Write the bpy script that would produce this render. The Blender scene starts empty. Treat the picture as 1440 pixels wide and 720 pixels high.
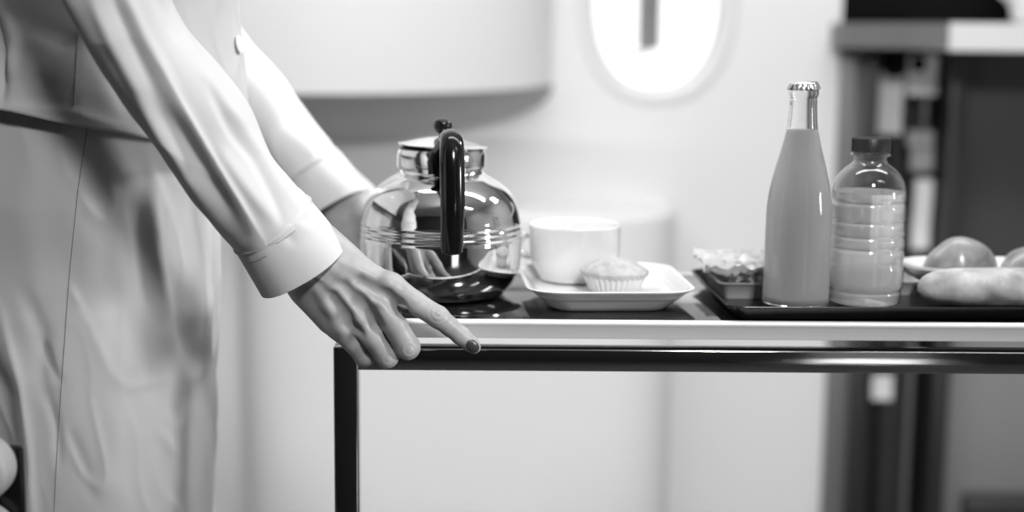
import bpy, bmesh, math, random
import numpy as np
from mathutils import Vector, Matrix, noise
from mathutils.bvhtree import BVHTree
random.seed(7)
PI = math.pi
sc = bpy.context.scene
COL = sc.collection

# ------------------------------------------------------------------ camera
F = 2000.0; TILT = math.radians(8.7); ROLL = math.radians(0.6)
CAM = np.array([0.0, 0.0, 1.05])
fwd = np.array([0, math.cos(TILT), -math.sin(TILT)]); right0 = np.array([1.0, 0, 0]); up0 = np.cross(right0, fwd)
rt = right0*math.cos(ROLL) + up0*math.sin(ROLL); up = -right0*math.sin(ROLL) + up0*math.cos(ROLL)
def ray(px, py): return fwd + rt*((px-720)/F) - up*((py-360)/F)
def P(px, py, Y):                      # the point seen at a photo pixel on the upright plane y = Y
    d = ray(px, py); return CAM + d*(Y/d[1])
def G(px, py, z):                      # the point seen at a photo pixel on the level plane z
    d = ray(px, py); return CAM + d*((z-CAM[2])/d[2])
def proj(p):
    d = np.asarray(p) - CAM; k = d @ fwd
    return 720 + F*(d @ rt)/k, 360 - F*(d @ up)/k
def pxm(n, Y, z=0.85):                 # photo pixels to metres at a distance
    return n*((np.array([0, Y, z])-CAM) @ fwd)/F

cd = bpy.data.cameras.new('camera'); cam = bpy.data.objects.new('camera', cd); COL.objects.link(cam)
cd.sensor_width = 36; cd.lens = F*36/1440; cd.clip_start = 0.05
m = Matrix((tuple(rt), tuple(up), tuple(-fwd))).transposed().to_4x4(); m.translation = Vector(CAM)
cam.matrix_world = m
cd.dof.use_dof = True; cd.dof.focus_distance = 1.235; cd.dof.aperture_fstop = 2.2
sc.camera = cam

# ------------------------------------------------------------------ materials
def mat(name, v, rough=0.5, metal=0.0, spec=0.5, bump=None, trans=0.0, ior=1.5, coat=0.0, var=None, aniso=0.0, sheen=0.0):
    """bump = (kind, scale, strength, distance); var = (scale, low, high) grey variation of the thing's own colour"""
    mt = bpy.data.materials.new(name); mt.use_nodes = True
    nt = mt.node_tree; b = nt.nodes['Principled BSDF']
    def s(k, x):
        if k in b.inputs: b.inputs[k].default_value = x
    s('Base Color', (v, v, v, 1)); s('Roughness', rough); s('Metallic', metal); s('Specular IOR Level', spec)
    s('Transmission Weight', trans); s('IOR', ior); s('Coat Weight', coat); s('Coat Roughness', 0.03); s('Anisotropic', aniso)
    s('Sheen Weight', sheen)
    tc = nt.nodes.new('ShaderNodeTexCoord')
    if bump:
        kind, scale, st, dist = bump
        if kind == 'weave':
            w = []
            for dr in ('X', 'Z'):
                n = nt.nodes.new('ShaderNodeTexWave'); n.wave_type = 'BANDS'; n.bands_direction = dr
                n.inputs['Scale'].default_value = scale; n.inputs['Distortion'].default_value = 1.2; n.inputs['Detail Scale'].default_value = 3
                nt.links.new(tc.outputs['Object'], n.inputs['Vector']); w.append(n)
            mx = nt.nodes.new('ShaderNodeMath'); mx.operation = 'ADD'
            nt.links.new(w[0].outputs['Fac'], mx.inputs[0]); nt.links.new(w[1].outputs['Fac'], mx.inputs[1]); out = mx.outputs[0]
        elif kind == 'voronoi':
            n = nt.nodes.new('ShaderNodeTexVoronoi'); n.inputs['Scale'].default_value = scale
            nt.links.new(tc.outputs['Object'], n.inputs['Vector']); out = n.outputs['Distance']
        else:
            n = nt.nodes.new('ShaderNodeTexNoise'); n.inputs['Scale'].default_value = scale; n.inputs['Detail'].default_value = 6
            if kind == 'brushed':
                mp = nt.nodes.new('ShaderNodeMapping'); mp.inputs['Scale'].default_value = (0.03, 1, 1)
                nt.links.new(tc.outputs['Object'], mp.inputs['Vector']); nt.links.new(mp.outputs[0], n.inputs['Vector'])
            else: nt.links.new(tc.outputs['Object'], n.inputs['Vector'])
            out = n.outputs['Fac']
        bp = nt.nodes.new('ShaderNodeBump'); bp.inputs['Strength'].default_value = st; bp.inputs['Distance'].default_value = dist
        nt.links.new(out, bp.inputs['Height']); nt.links.new(bp.outputs[0], b.inputs['Normal'])
    if var:
        n = nt.nodes.new('ShaderNodeTexNoise'); n.inputs['Scale'].default_value = var[0]; n.inputs['Detail'].default_value = 5
        nt.links.new(tc.outputs['Object'], n.inputs['Vector'])
        mr = nt.nodes.new('ShaderNodeMapRange'); mr.inputs[1].default_value = 0.3; mr.inputs[2].default_value = 0.7
        mr.inputs[3].default_value = var[1]; mr.inputs[4].default_value = var[2]
        nt.links.new(n.outputs['Fac'], mr.inputs[0]); nt.links.new(mr.outputs[0], b.inputs['Base Color'])
    return mt
def emit(name, v, st):
    mt = bpy.data.materials.new(name); mt.use_nodes = True; nt = mt.node_tree
    nt.nodes.remove(nt.nodes['Principled BSDF']); e = nt.nodes.new('ShaderNodeEmission')
    e.inputs[0].default_value = (v, v, v, 1); e.inputs[1].default_value = st
    nt.links.new(e.outputs[0], nt.nodes['Material Output'].inputs[0]); return mt

M = dict(
    wall=mat('white_wall', 0.80, 0.55), door=mat('white_door', 0.78, 0.5), undershade=mat('underside_shade', 0.34, 0.7), bezel=mat('window_bezel', 0.74, 0.45),
    floor=mat('grey_carpet', 0.07, 0.9, var=(60, 0.05, 0.09)), ceil=mat('white_ceiling', 0.8, 0.7),
    post=mat('window_post', 0.5, 0.5),
    vest=mat('grey_vest_cloth', 0.44, 0.8, spec=0.2, bump=('weave', 800, 0.35, 0.0004), sheen=0.1), cloth=mat('white_blouse_cloth', 0.58, 0.8, spec=0.2, bump=('weave', 800, 0.12, 0.0003), sheen=0.1),
    skirt=mat('pale_skirt_cloth', 0.44, 0.8, spec=0.2, bump=('weave', 800, 0.35, 0.0004), sheen=0.1),
    thread=mat('seam_thread', 0.12, 0.8), button=mat('pearl_button', 0.8, 0.2),
    skin=mat('skin', 0.36, 0.42, spec=0.4, bump=('voronoi', 900, 0.10, 0.0004), var=(70, 0.32, 0.40)),
    nail=mat('dark_nail_polish', 0.045, 0.35, coat=0.1), nailedge=mat('nail_edge', 0.5, 0.3),
    hair=mat('black_hair', 0.02, 0.4), shoe=mat('black_leather', 0.03, 0.3),
    chrome=mat('polished_steel', 0.80, 0.045, 1.0, bump=('noise', 60, 0.012, 0.001)), chrome2=mat('worn_steel_tube', 0.5, 0.10, 1.0, bump=('brushed', 500, 0.1, 0.0004)),
    alu=mat('brushed_aluminium', 0.86, 0.5, 0.35, bump=('brushed', 900, 0.25, 0.0004)),
    black=mat('black_plastic', 0.005, 0.16, spec=0.4), tray=mat('black_tray_plastic', 0.010, 0.25, spec=0.4),
    top=mat('black_laminate', 0.012, 0.10, spec=1.0, ior=1.6, bump=('noise', 30, 0.03, 0.001)),
    porc=mat('white_porcelain', 0.82, 0.16, coat=0.5), dish=mat('white_melamine', 0.80, 0.3),
    glass=mat('clear_glass', 1.0, 0.0, trans=1.0, ior=1.5), 
    water=mat('water', 0.98, 0.0, trans=0.6, ior=1.33), juice=mat('orange_juice', 0.78, 0.35, spec=0.3),
    cap=mat('dark_plastic_cap', 0.035, 0.3), crown=mat('silver_crown_cap', 0.85, 0.2, 1.0),
    liner=mat('paper_liner', 0.72, 0.8), muffin=mat('muffin_crumb', 0.55, 0.85, bump=('noise', 260, 0.7, 0.002), var=(90, 0.42, 0.62)),
    bread=mat('floury_crust', 0.6, 0.7, bump=('noise', 120, 0.35, 0.0015), var=(55, 0.30, 0.66)), bun=mat('glazed_crust', 0.22, 0.32, coat=0.25, var=(38, 0.09, 0.40), bump=('noise', 90, 0.25, 0.0015)),
    foil=mat('grey_container', 0.52, 0.4), film=mat('cling_film', 0.93, 0.12, trans=0.55, ior=1.3), food=mat('pale_salad', 0.6, 0.6, var=(110, 0.35, 0.85)),
    leafy=mat('dark_salad_leaf', 0.12, 0.5, var=(140, 0.05, 0.25)),
    seat=mat('grey_armrest_vinyl', 0.30, 0.5, bump=('noise', 700, 0.1, 0.0005)), seatd=mat('dark_seat_cloth', 0.04, 0.9),
    gdark=mat('dark_frame', 0.028, 0.4), ggrey=mat('grey_laminate', 0.16, 0.35), gmid=mat('mid_grey_panel', 0.06, 0.5, spec=0.3), glow=mat('lower_grey_panel', 0.24, 0.45), gwhite=mat('white_laminate', 0.78, 0.4),
    paper=mat('white_paper_and_reflection', 0.88, 0.7), reflgrey=mat('reflection_grey', 0.4, 0.6), eq=mat('black_equipment', 0.004, 0.7, spec=0.1), rear=mat('dark_bulkhead', 0.035, 0.5),
)

def thin_clear(name, ior, rough):         # thin-walled clear plastic: passes light straight through and mirrors at glancing angles
    mt = bpy.data.materials.new(name); mt.use_nodes = True; nt = mt.node_tree; nt.nodes.remove(nt.nodes['Principled BSDF'])
    t = nt.nodes.new('ShaderNodeBsdfTransparent'); g = nt.nodes.new('ShaderNodeBsdfGlossy'); g.inputs['Roughness'].default_value = rough
    lw = nt.nodes.new('ShaderNodeLayerWeight'); pw = nt.nodes.new('ShaderNodeMath'); pw.operation = 'POWER'; pw.inputs[1].default_value = 3.5
    f = nt.nodes.new('ShaderNodeMath'); f.operation = 'MULTIPLY_ADD'; f.inputs[1].default_value = 0.75; f.inputs[2].default_value = ((ior-1)/(ior+1))**2
    lw.inputs[0].default_value = 0.5; nt.links.new(lw.outputs['Facing'], pw.inputs[0]); nt.links.new(pw.outputs[0], f.inputs[0]); x = nt.nodes.new('ShaderNodeMixShader')
    t.inputs[0].default_value = (0.97, 0.97, 0.97, 1)
    nt.links.new(f.outputs[0], x.inputs[0]); nt.links.new(t.outputs[0], x.inputs[1]); nt.links.new(g.outputs[0], x.inputs[2])
    nt.links.new(x.outputs[0], nt.nodes['Material Output'].inputs[0]); return mt
M['pet'] = thin_clear('clear_plastic_wall', 1.5, 0.03)
# ------------------------------------------------------------------ object helpers
def link(name, me, material, parent=None, smooth=True, angle=None):
    o = bpy.data.objects.new(name, me); COL.objects.link(o)
    if material is not None and len(me.materials) == 0: me.materials.append(material)
    if smooth: me.polygons.foreach_set('use_smooth', [True]*len(me.polygons))
    if angle is not None:
        bm = bmesh.new(); bm.from_mesh(me)
        for e in bm.edges:
            if len(e.link_faces) == 2 and e.calc_face_angle(0) > angle: e.smooth = False
        bm.to_mesh(me); bm.free()
    if parent is not None:
        o.parent = parent; o.matrix_parent_inverse = parent.matrix_basis.inverted()
    me.update(); return o
def obj(name, bm, material, parent=None, smooth=True, angle=0.6):
    bmesh.ops.recalc_face_normals(bm, faces=bm.faces)
    me = bpy.data.meshes.new(name); bm.to_mesh(me); bm.free()
    return link(name, me, material, parent, smooth, angle)
def pyobj(name, vs, fs, material, parent=None, smooth=True, angle=None):
    me = bpy.data.meshes.new(name); me.from_pydata([tuple(map(float, v)) for v in vs], [], fs)
    return link(name, me, material, parent, smooth, angle)
def thing(name, label, cat, loc=(0, 0, 0), rz=0, group=None):
    o = bpy.data.objects.new(name, None); COL.objects.link(o); o.location = Vector(tuple(map(float, loc))); o.rotation_euler = (0, 0, rz)
    o.empty_display_size = 0.02; tag(o, label, cat, group)
    return o
def tag(o, label, cat, group=None):
    o['label'] = label; o['category'] = cat
    if group: o['group'] = group
    return o
def struct(o): o['kind'] = 'structure'; return o
def local(p, x=0):                       # parent whose children are modelled in local coordinates
    return p
def put(o, parent):                      # child built in its parent's own coordinates
    o.parent = parent; o.matrix_parent_inverse = Matrix.Identity(4); return o

def box_bm(x0, x1, y0, y1, z0, z1, bev=0.0, seg=2, bm=None):
    b = bmesh.new()
    r = bmesh.ops.create_cube(b, size=1)
    for v in b.verts: v.co = Vector(((x0+x1)/2+v.co.x*(x1-x0), (y0+y1)/2+v.co.y*(y1-y0), (z0+z1)/2+v.co.z*(z1-z0)))
    if bev > 0: bmesh.ops.bevel(b, geom=b.edges[:], offset=bev, segments=seg, profile=0.5, affect='EDGES')
    if bm is None: return b
    me = bpy.data.meshes.new('tmp'); b.to_mesh(me); b.free(); bm.from_mesh(me); bpy.data.meshes.remove(me); return bm
def add_bm(dst, src):
    me = bpy.data.meshes.new('tmp'); src.to_mesh(me); src.free(); dst.from_mesh(me); bpy.data.meshes.remove(me); return dst
def lathe_bm(prof, n=96, cx=0, cy=0, flute=None, close=True):
    bm = bmesh.new(); rings = []
    for i, (r, z) in enumerate(prof):
        if r <= 1e-6: rings.append([bm.verts.new((cx, cy, z))]); continue
        rg = []
        for k in range(n):
            a = 2*PI*k/n; rr = r + (flute(i, a) if flute else 0)
            rg.append(bm.verts.new((cx+rr*math.cos(a), cy+rr*math.sin(a), z)))
        rings.append(rg)
    for a, b in zip(rings[:-1], rings[1:]):
        if len(a) == 1 and len(b) == 1: continue
        for k in range(n):
            k2 = (k+1) % n
            if len(a) == 1: bm.faces.new((a[0], b[k], b[k2]))
            elif len(b) == 1: bm.faces.new((a[k], a[k2], b[0]))
            else: bm.faces.new((a[k], a[k2], b[k2], b[k]))
    return bm
def smooth_prof(pts, n=8):               # Catmull-Rom through (r, z) points
    out = []; p = [pts[0]]+list(pts)+[pts[-1]]
    for i in range(1, len(p)-2):
        for j in range(n):
            t = j/n; q = []
            for c in range(len(pts[0])):
                a, b, c2, d = p[i-1][c], p[i][c], p[i+1][c], p[i+2][c]
                q.append(0.5*((2*b)+(-a+c2)*t+(2*a-5*b+4*c2-d)*t*t+(-a+3*b-3*c2+d)*t**3))
            out.append(tuple(q))
    out.append(tuple(pts[-1])); return out
def rr_loop(hx, hy, r, n=8):
    r = min(r, hx*0.999, hy*0.999); pts = []
    for cx, cy, a0 in ((hx-r, hy-r, 0), (-hx+r, hy-r, PI/2), (-hx+r, -hy+r, PI), (hx-r, -hy+r, 1.5*PI)):
        for k in range(n+1):
            a = a0+PI/2*k/n; pts.append((cx+r*math.cos(a), cy+r*math.sin(a)))
    return pts
def rr_loft(rings, n=8, cap0=True, cap1=True):     # rings of (halfx, halfy, corner, z)
    bm = bmesh.new(); rg = []
    for hx, hy, r, z in rings: rg.append([bm.verts.new((x, y, z)) for x, y in rr_loop(hx, hy, r, n)])
    m_ = len(rg[0])
    for a, b in zip(rg[:-1], rg[1:]):
        for k in range(m_): bm.faces.new((a[k], a[(k+1) % m_], b[(k+1) % m_], b[k]))
    if cap0: bm.faces.new(rg[0][::-1])
    if cap1: bm.faces.new(rg[-1])
    return bm
def tube_bm(path, radii, n=20, flat=1.0, side=None, cap=True):
    """tube along points; radii (a, b) per point: a along 'side', b across"""
    bm = bmesh.new(); rings = []; P_ = [Vector(tuple(map(float, p))) for p in path]
    for i, p in enumerate(P_):
        t = (P_[min(i+1, len(P_)-1)]-P_[max(i-1, 0)]).normalized()
        s_ = Vector(side) if side is not None else Vector((0.01, 1, 0.02))
        s_ = (s_-t*s_.dot(t)).normalized(); u = t.cross(s_)
        ra = radii[i] if not isinstance(radii, (int, float)) else radii
        ra, rb = ra if isinstance(ra, tuple) else (ra, ra*flat)
        rings.append([bm.verts.new(p+s_*ra*math.cos(2*PI*k/n)+u*rb*math.sin(2*PI*k/n)) for k in range(n)])
    for a, b in zip(rings[:-1], rings[1:]):
        for k in range(n): bm.faces.new((a[k], a[(k+1) % n], b[(k+1) % n], b[k]))
    if cap: bm.faces.new(rings[0][::-1]); bm.faces.new(rings[-1])
    return bm
def solidify(o, t, off=0):
    md = o.modifiers.new('thickness', 'SOLIDIFY'); md.thickness = t; md.offset = off; return o
def lerp(a, b, t): return a+(b-a)*t
def interp(xs, ys, x): return float(np.interp(x, xs, ys))

# ------------------------------------------------------------------ implicit surfaces (body and hands)
def cap_d(Q, a, b, ra, rb):
    a = np.asarray(a, np.float32); b = np.asarray(b, np.float32); ba = b-a
    t = np.clip(((Q-a) @ ba)/max(float(ba @ ba), 1e-12), 0, 1)
    d = Q-a-t[..., None]*ba
    return np.sqrt((d*d).sum(-1)) - (ra+(rb-ra)*t)
def smin(a, b, k):
    h = np.clip(0.5+0.5*(b-a)/k, 0, 1); return b+(a-b)*h-k*h*(1-h)
def smax(a, b, k): return -smin(-a, -b, k)
def surface_nets(f, origin, h):
    nx, ny, nz = f.shape; cs = (nx-1, ny-1, nz-1)
    acc = np.zeros(cs+(3,), np.float32); cnt = np.zeros(cs, np.float32)
    cor = [(0, 0, 0), (1, 0, 0), (0, 1, 0), (1, 1, 0), (0, 0, 1), (1, 0, 1), (0, 1, 1), (1, 1, 1)]
    def c(o): return f[o[0]:o[0]+cs[0], o[1]:o[1]+cs[1], o[2]:o[2]+cs[2]]
    for i in range(8):
        for ax in range(3):
            a = cor[i]
            if a[ax]: continue
            b = list(a); b[ax] = 1
            fa, fb = c(a), c(tuple(b)); x = (fa < 0) != (fb < 0)
            t = np.where(x, fa/np.where(x, fa-fb, 1), 0)
            for d in range(3): acc[..., d] += np.where(x, a[d]+(t if d == ax else 0), 0)
            cnt += x
    act = cnt > 0; idx = np.full(cs, -1, np.int64); idx[act] = np.arange(act.sum())
    ii = np.argwhere(act); V = origin+h*(ii+acc[act]/cnt[act][:, None])
    quads = []
    s = f < 0
    for ax in range(3):
        o1, o2 = [(1, 2), (2, 0), (0, 1)][ax]
        sl = [slice(1, -1)]*3; sl[ax] = slice(0, -1); sh = [slice(1, -1)]*3; sh[ax] = slice(1, None)
        a, b = s[tuple(sl)], s[tuple(sh)]
        for cond, flip in ((a & ~b, False), (~a & b, True)):
            e = np.argwhere(cond)
            if len(e) == 0: continue
            off = np.array([1, 1, 1]); off[ax] = 0; e = e+off
            def q(d1, d2):
                t = e.copy(); t[:, o1] -= d1; t[:, o2] -= d2; return idx[t[:, 0], t[:, 1], t[:, 2]]
            Q = np.stack([q(1, 1), q(0, 1), q(0, 0), q(1, 0)], 1)
            if flip: Q = Q[:, ::-1]
            quads.append(Q)
    return V, np.concatenate(quads)
def grid(lo, hi, h):
    lo = np.array(lo); n = np.ceil((np.array(hi)-lo)/h).astype(int)+1
    g = np.meshgrid(*[lo[i]+h*np.arange(n[i]) for i in range(3)], indexing='ij')
    return np.stack(g, -1).astype(np.float32), lo

# ================================================================== THE SETTING
YW = 2.85
def wpx(px, Y=YW, py=300): return float(P(px, py, Y)[0])
def zpx(py, Y=YW, px=720): return float(P(px, py, Y)[2])
XR = wpx(1174, YW, 250)                # right end of the white wall
bm = box_bm(-3.4, 3.4, -1.8, 4.6, -0.1, 0.0); struct(obj('floor', bm, M['floor'], smooth=False))
bm = box_bm(-3.4, 3.4, -1.8, 4.6, 2.5, 2.6); struct(obj('ceiling', bm, M['ceil'], smooth=False))

# back wall with an oval window opening
wc = P(925, 0, YW); wa = (P(1015, 0, YW)[0]-P(835, 0, YW)[0])/2; wz0 = P(925, 125, YW)[2]; wb = 0.185
WX, WZ = float(wc[0]), float(wz0+wb)
def oval(n, a, b, e=2.3):
    out = []
    for k in range(n):
        t = 2*PI*k/n; c, s = math.cos(t), math.sin(t)
        out.append((a*math.copysign(abs(c)**(2/e), c), b*math.copysign(abs(s)**(2/e), s)))
    return out
N = 96
bm = bmesh.new()
def ring(pts, y): return [bm.verts.new((WX+x, y, WZ+z)) for x, z in pts]
def squarept(k, n):                    # point on the wall's outer rectangle in the direction of the oval point
    t = 2*PI*k/n; c, s = math.cos(t), math.sin(t); x0, x1, z0, z1 = -3.4-WX, XR-WX, 0-WZ, 2.5-WZ
    sx = (x1/c if c > 0 else x0/c) if abs(c) > 1e-9 else 1e9
    sz = (z1/s if s > 0 else z0/s) if abs(s) > 1e-9 else 1e9
    m_ = min(sx, sz); return (c*m_, s*m_)
oi = oval(N, wa+0.035, wb+0.035)
outer_ = [squarept(k, N) for k in range(N)]
for cx, cz in ((-3.4-WX, -WZ), (XR-WX, -WZ), (-3.4-WX, 2.5-WZ), (XR-WX, 2.5-WZ)):     # snap the nearest point to each corner
    k_ = min(range(N), key=lambda k: abs(math.remainder(math.atan2(cz, cx)-2*PI*k/N, 2*PI))); outer_[k_] = (cx, cz)
fo = ring(outer_, YW); fi = ring(oi, YW); bi = ring(oi, YW+0.09); bo = ring(outer_, YW+0.09)
for A, B in ((fo, fi), (fi, bi), (bi, bo), (bo, fo)):
    for k in range(N): bm.faces.new((A[k], A[(k+1) % N], B[(k+1) % N], B[k]))
struct(obj('wall_back', bm, M['wall'], angle=0.5))
# recessed oval bezel and pane
bm = bmesh.new(); prof = [(0.035, -0.001), (0.030, -0.004), (0.014, -0.004), (0.002, 0.006), (0.0, 0.014), (0.0, 0.06)]
rg = [ring(oval(N, wa+d, wb+d), YW+y) for d, y in prof]
for A, B in zip(rg[:-1], rg[1:]):
    for k in range(N): bm.faces.new((A[k], A[(k+1) % N], B[(k+1) % N], B[k]))
wf = struct(obj('window_1', bm, M['bezel'], angle=0.9))
bm = bmesh.new(); a_ = ring(oval(N, wa, wb), YW+0.055); b_ = ring(oval(N, wa, wb), YW+0.06)
bm.faces.new(a_); bm.faces.new(b_[::-1])
for k in range(N): bm.faces.new((a_[k], a_[(k+1) % N], b_[(k+1) % N], b_[k]))
mt_p = mat('window_pane', 1.0, 0.0, trans=1.0, ior=1.05)
obj('pane', bm, mt_p, wf)
# grey bar hanging outside behind the pane
x0, x1 = wpx(897, 3.2, 40), wpx(928, 3.2, 40); zb_ = zpx(70, 3.2, 912)
o = obj('hanging_bar', box_bm(x0, x1, 3.19, 3.21, zb_, 2.45, 0.006), M['post'])
obj('end_hook', tube_bm([((x0+x1)/2, 3.2, zb_+0.01), ((x0+x1)/2-0.004, 3.2, zb_-0.006), (x0-0.008, 3.2, zb_-0.012), (x0-0.02, 3.2, zb_-0.008)], 0.004, 10), M['post'], o)
tag(o, 'grey upright bar hanging outside behind the oval window pane', 'bar')
# the moulded door: two rounded pods swelling out of the wall
def pod(x0, x1, z0, z1, prot, e=2.2, rtp=0.03, under=0.0, rise=0.0, steps=6, n=120, base=0.12):
    cx, a = (x0+x1)/2, (x1-x0)/2; bm = bmesh.new(); rings = []
    lv = []
    if under > 0:                        # hollow curved underside running back to the wall
        for k in range(8): t = k/8; lv.append((z0, 0.0, lerp(base, 1.0, t**0.8), (1-t)**1.3))
    else: lv.append((z0, 0.0, 1.0, 0))
    lv.append((z0+0.004, -0.0, 1.0, 0)); lv.append((z0+0.02, 0, 1.0, 0))
    for k in range(steps+1):
        t = PI/2*(1-k/steps); lv.append((z1-rtp*(1-math.cos(t)), rtp*(1-math.sin(t)), 1.0, 0))
    lv = lv[:-(steps+1)]+[(z1-rtp*(1-math.sin(PI/2*k/steps)), rtp*(1-math.cos(PI/2*k/steps)), 1.0, 0) for k in range(steps+1)]
    for z, ins, ps, dz in lv:
        r = []
        for k in range(n+1):
            t = PI*k/n; c, s = math.cos(t), math.sin(t)
            X = (a-ins)*math.copysign(abs(c)**(2/e), c); Y = (prot-ins)*abs(s)**(2/e)*ps
            r.append(bm.verts.new((cx+X, YW-Y, z-dz*under*abs(s)**0.9+(rise*(1-abs(s)) if z < z0+0.03 else 0))))
        rings.append(r)
    for A, B in zip(rings[:-1], rings[1:]):
        for k in range(n): bm.faces.new((A[k], A[k+1], B[k+1], B[k]))
    bm.faces.new(rings[-1][::-1])
    if under == 0: bm.faces.new(rings[0])
    return bm
XL1, XR1 = wpx(130, YW, 120), wpx(777, YW, 120)
zt = zpx(136, YW-0.30, 470)
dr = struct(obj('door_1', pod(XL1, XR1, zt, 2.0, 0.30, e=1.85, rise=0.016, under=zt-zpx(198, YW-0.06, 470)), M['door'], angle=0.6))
dr.data.materials.append(M['undershade'])              # shade of the hollow underside, put into the colour as darker grey
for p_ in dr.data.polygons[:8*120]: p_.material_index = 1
XL2, XR2 = wpx(345, YW-0.1, 500), wpx(941, YW, 400)
zl = zpx(300, YW-0.24, 680)
d2 = obj('slide_housing', pod(XL2, XR2, 0.0, zl, 0.24, e=4.5, rtp=0.018), M['door'], dr, angle=0.6)

# galley at the right
gy = 2.82
zc1, zc0 = zpx(31, 2.62, 1250), zpx(68, 2.62, 1250)
ztop_ = min(zc0, zpx(72, 2.59, 1390))-0.003
gal = thing('galley_cabinet', 'dark galley cabinet with upright frames and recess with painted reflections right of the white wall', 'cabinet', (XR+0.3, gy, 0))
def gx(px, py=300, Y=gy): return wpx(px, Y, py)
obj('side_panel', box_bm(XR+0.002, gx(1208), gy, gy+0.4, 0.0, ztop_, 0.004), M['ggrey'], gal)
obj('frame_post', box_bm(gx(1206), gx(1224), gy-0.03, gy+0.08, 0.0, ztop_, 0.004), M['gdark'], gal)
obj('frame_post', box_bm(gx(1322), gx(1344), gy-0.03, gy+0.08, 0.0, ztop_, 0.004), M['gdark'], gal)
obj('back_panel', box_bm(gx(1222), gx(1320), gy+0.10, gy+0.13, 0.0, ztop_, 0.002), M['gmid'], gal)
obj('inner_strip', box_bm(gx(1259), gx(1268), gy+0.05, gy+0.11, 0.0, ztop_, 0.002), M['gdark'], gal)
obj('inner_strip', box_bm(gx(1300), gx(1308), gy+0.05, gy+0.11, 0.0, ztop_, 0.002), M['ggrey'], gal)
zm_ = zpx(440, gy, 1390)
obj('front_panel', box_bm(gx(1345), gx(1345)+0.9, gy+0.02, gy+0.06, zm_, ztop_, 0.004), M['gmid'], gal)  # darker than lower_panel: shade under the counter put into the colour
obj('lower_panel', box_bm(gx(1345), gx(1345)+0.9, gy+0.02, gy+0.06, 0.0, zm_-0.003, 0.004), M['glow'], gal)
hb = obj('grab_bar', box_bm(gx(1352, 700), gx(1352, 700)+0.5, gy-0.03, gy+0.0, zpx(712, gy, 1400)-0.02, zpx(694, gy, 1400), 0.004), M['gdark'], gal)
# countertop: a grey left facet that turns into a white front facet
ct = thing('counter_top', 'galley counter top with grey curved left end and white front edge', 'counter', (gx(1333), 2.7, zc0))
xa, xb, xc = wpx(1176, 2.8, 50), wpx(1333, 2.62, 50), 1.9
bm = bmesh.new(); pts = [(xa, 3.3), (xa, 2.80)]+[(lerp(xa, xb, t)+0.0, 2.80-0.18*math.sin(t*PI/2)**0.8) for t in (0.1, 0.25, 0.45, 0.7, 1.0)]+[(xb, 3.3)]
def prism(pts, z0, z1):
    bm = bmesh.new(); a = [bm.verts.new((x, y, z0)) for x, y in pts]; b = [bm.verts.new((x, y, z1)) for x, y in pts]
    bm.faces.new(a); bm.faces.new(b[::-1])
    for k in range(len(pts)): bm.faces.new((a[k], a[(k+1) % len(pts)], b[(k+1) % len(pts)], b[k]))
    return bm
obj('curved_end', prism(pts, zc0, zc1), M['ggrey'], ct)
zd = zpx(32, 2.59, 1380)
obj('slab', prism([(xb+0.001, 3.3), (xb+0.001, 2.61), (xc, 2.53), (xc, 3.3)], zpx(72, 2.59, 1390), zd), M['gwhite'], ct)
# black equipment box standing on the counter and a small bright carton
eq = thing('equipment_case', 'large black equipment case standing on the galley counter top', 'case', (gx(1290), 3.0, zc1))
obj('case_body', box_bm(wpx(1176, 2.86, 10), wpx(1425, 2.86, 10), 2.86, 3.2, zc1+0.002, zc1+0.5, 0.015, 3), M['eq'], eq)
obj('carry_handle', tube_bm([(0.80, 2.87, 1.30), (0.80, 2.83, 1.30), (0.90, 2.83, 1.30), (0.90, 2.87, 1.30)], 0.008, 10), M['gdark'], eq)
kb = thing('paper_bag', 'crumpled white bag leaning at the right end of the galley counter', 'bag', (gx(1440), 2.75, zd))
bm = bmesh.new(); bmesh.ops.create_icosphere(bm, subdivisions=4, radius=1)
for v in bm.verts:
    n_ = noise.noise(v.co*2.3)*0.25; v.co = Vector((v.co.x*0.07, v.co.y*0.06, v.co.z*0.09))*(1+n_)+Vector((wpx(1462, 2.75, 5), 2.75, zd+0.085))
    v.co.z = max(v.co.z, zd+0.001)
put_o = obj('bag_body', bm, M['paper'], kb)
# flat patches standing in for reflections in the mirrored locker door
def reflection(px0, py0, px1, py1, label, mt_, name='reflection_patch', cat='reflection', y=gy+0.03, group=None):
    a = P(px0, py1, y); b = P(px1, py0, y)
    bm = box_bm(float(a[0]), float(b[0]), y, y+0.002, float(a[2]), float(b[2]))
    bmesh.ops.subdivide_edges(bm, edges=bm.edges[:], cuts=6, use_grid_fill=True)
    for v in bm.verts: v.co.y += 0.006*math.sin((v.co.z-a[2])*40)*0.6
    return tag(obj(name, bm, mt_), label, cat, group)
reflection(1226, 100, 1272, 188, 'large white painted notice in the galley recess, left and below the dark discs', M['paper'])
reflection(1275, 78, 1320, 134, 'white painted notice at the top right of the galley recess', M['paper'])
reflection(1276, 184, 1314, 206, 'small grey painted reflection in the middle of the galley recess', M['reflgrey'])
reflection(1282, 252, 1312, 350, 'tall narrow white painted reflection low in the galley recess', M['paper'])
reflection(1280, 208, 1314, 240, 'grey painted reflection just above the narrow white one', M['reflgrey'])
reflection(1226, 528, 1256, 562, 'small pale painted reflection under the trolley level on the galley frame', M['paper'], 'low_reflection_patch', 'tag')
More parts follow.
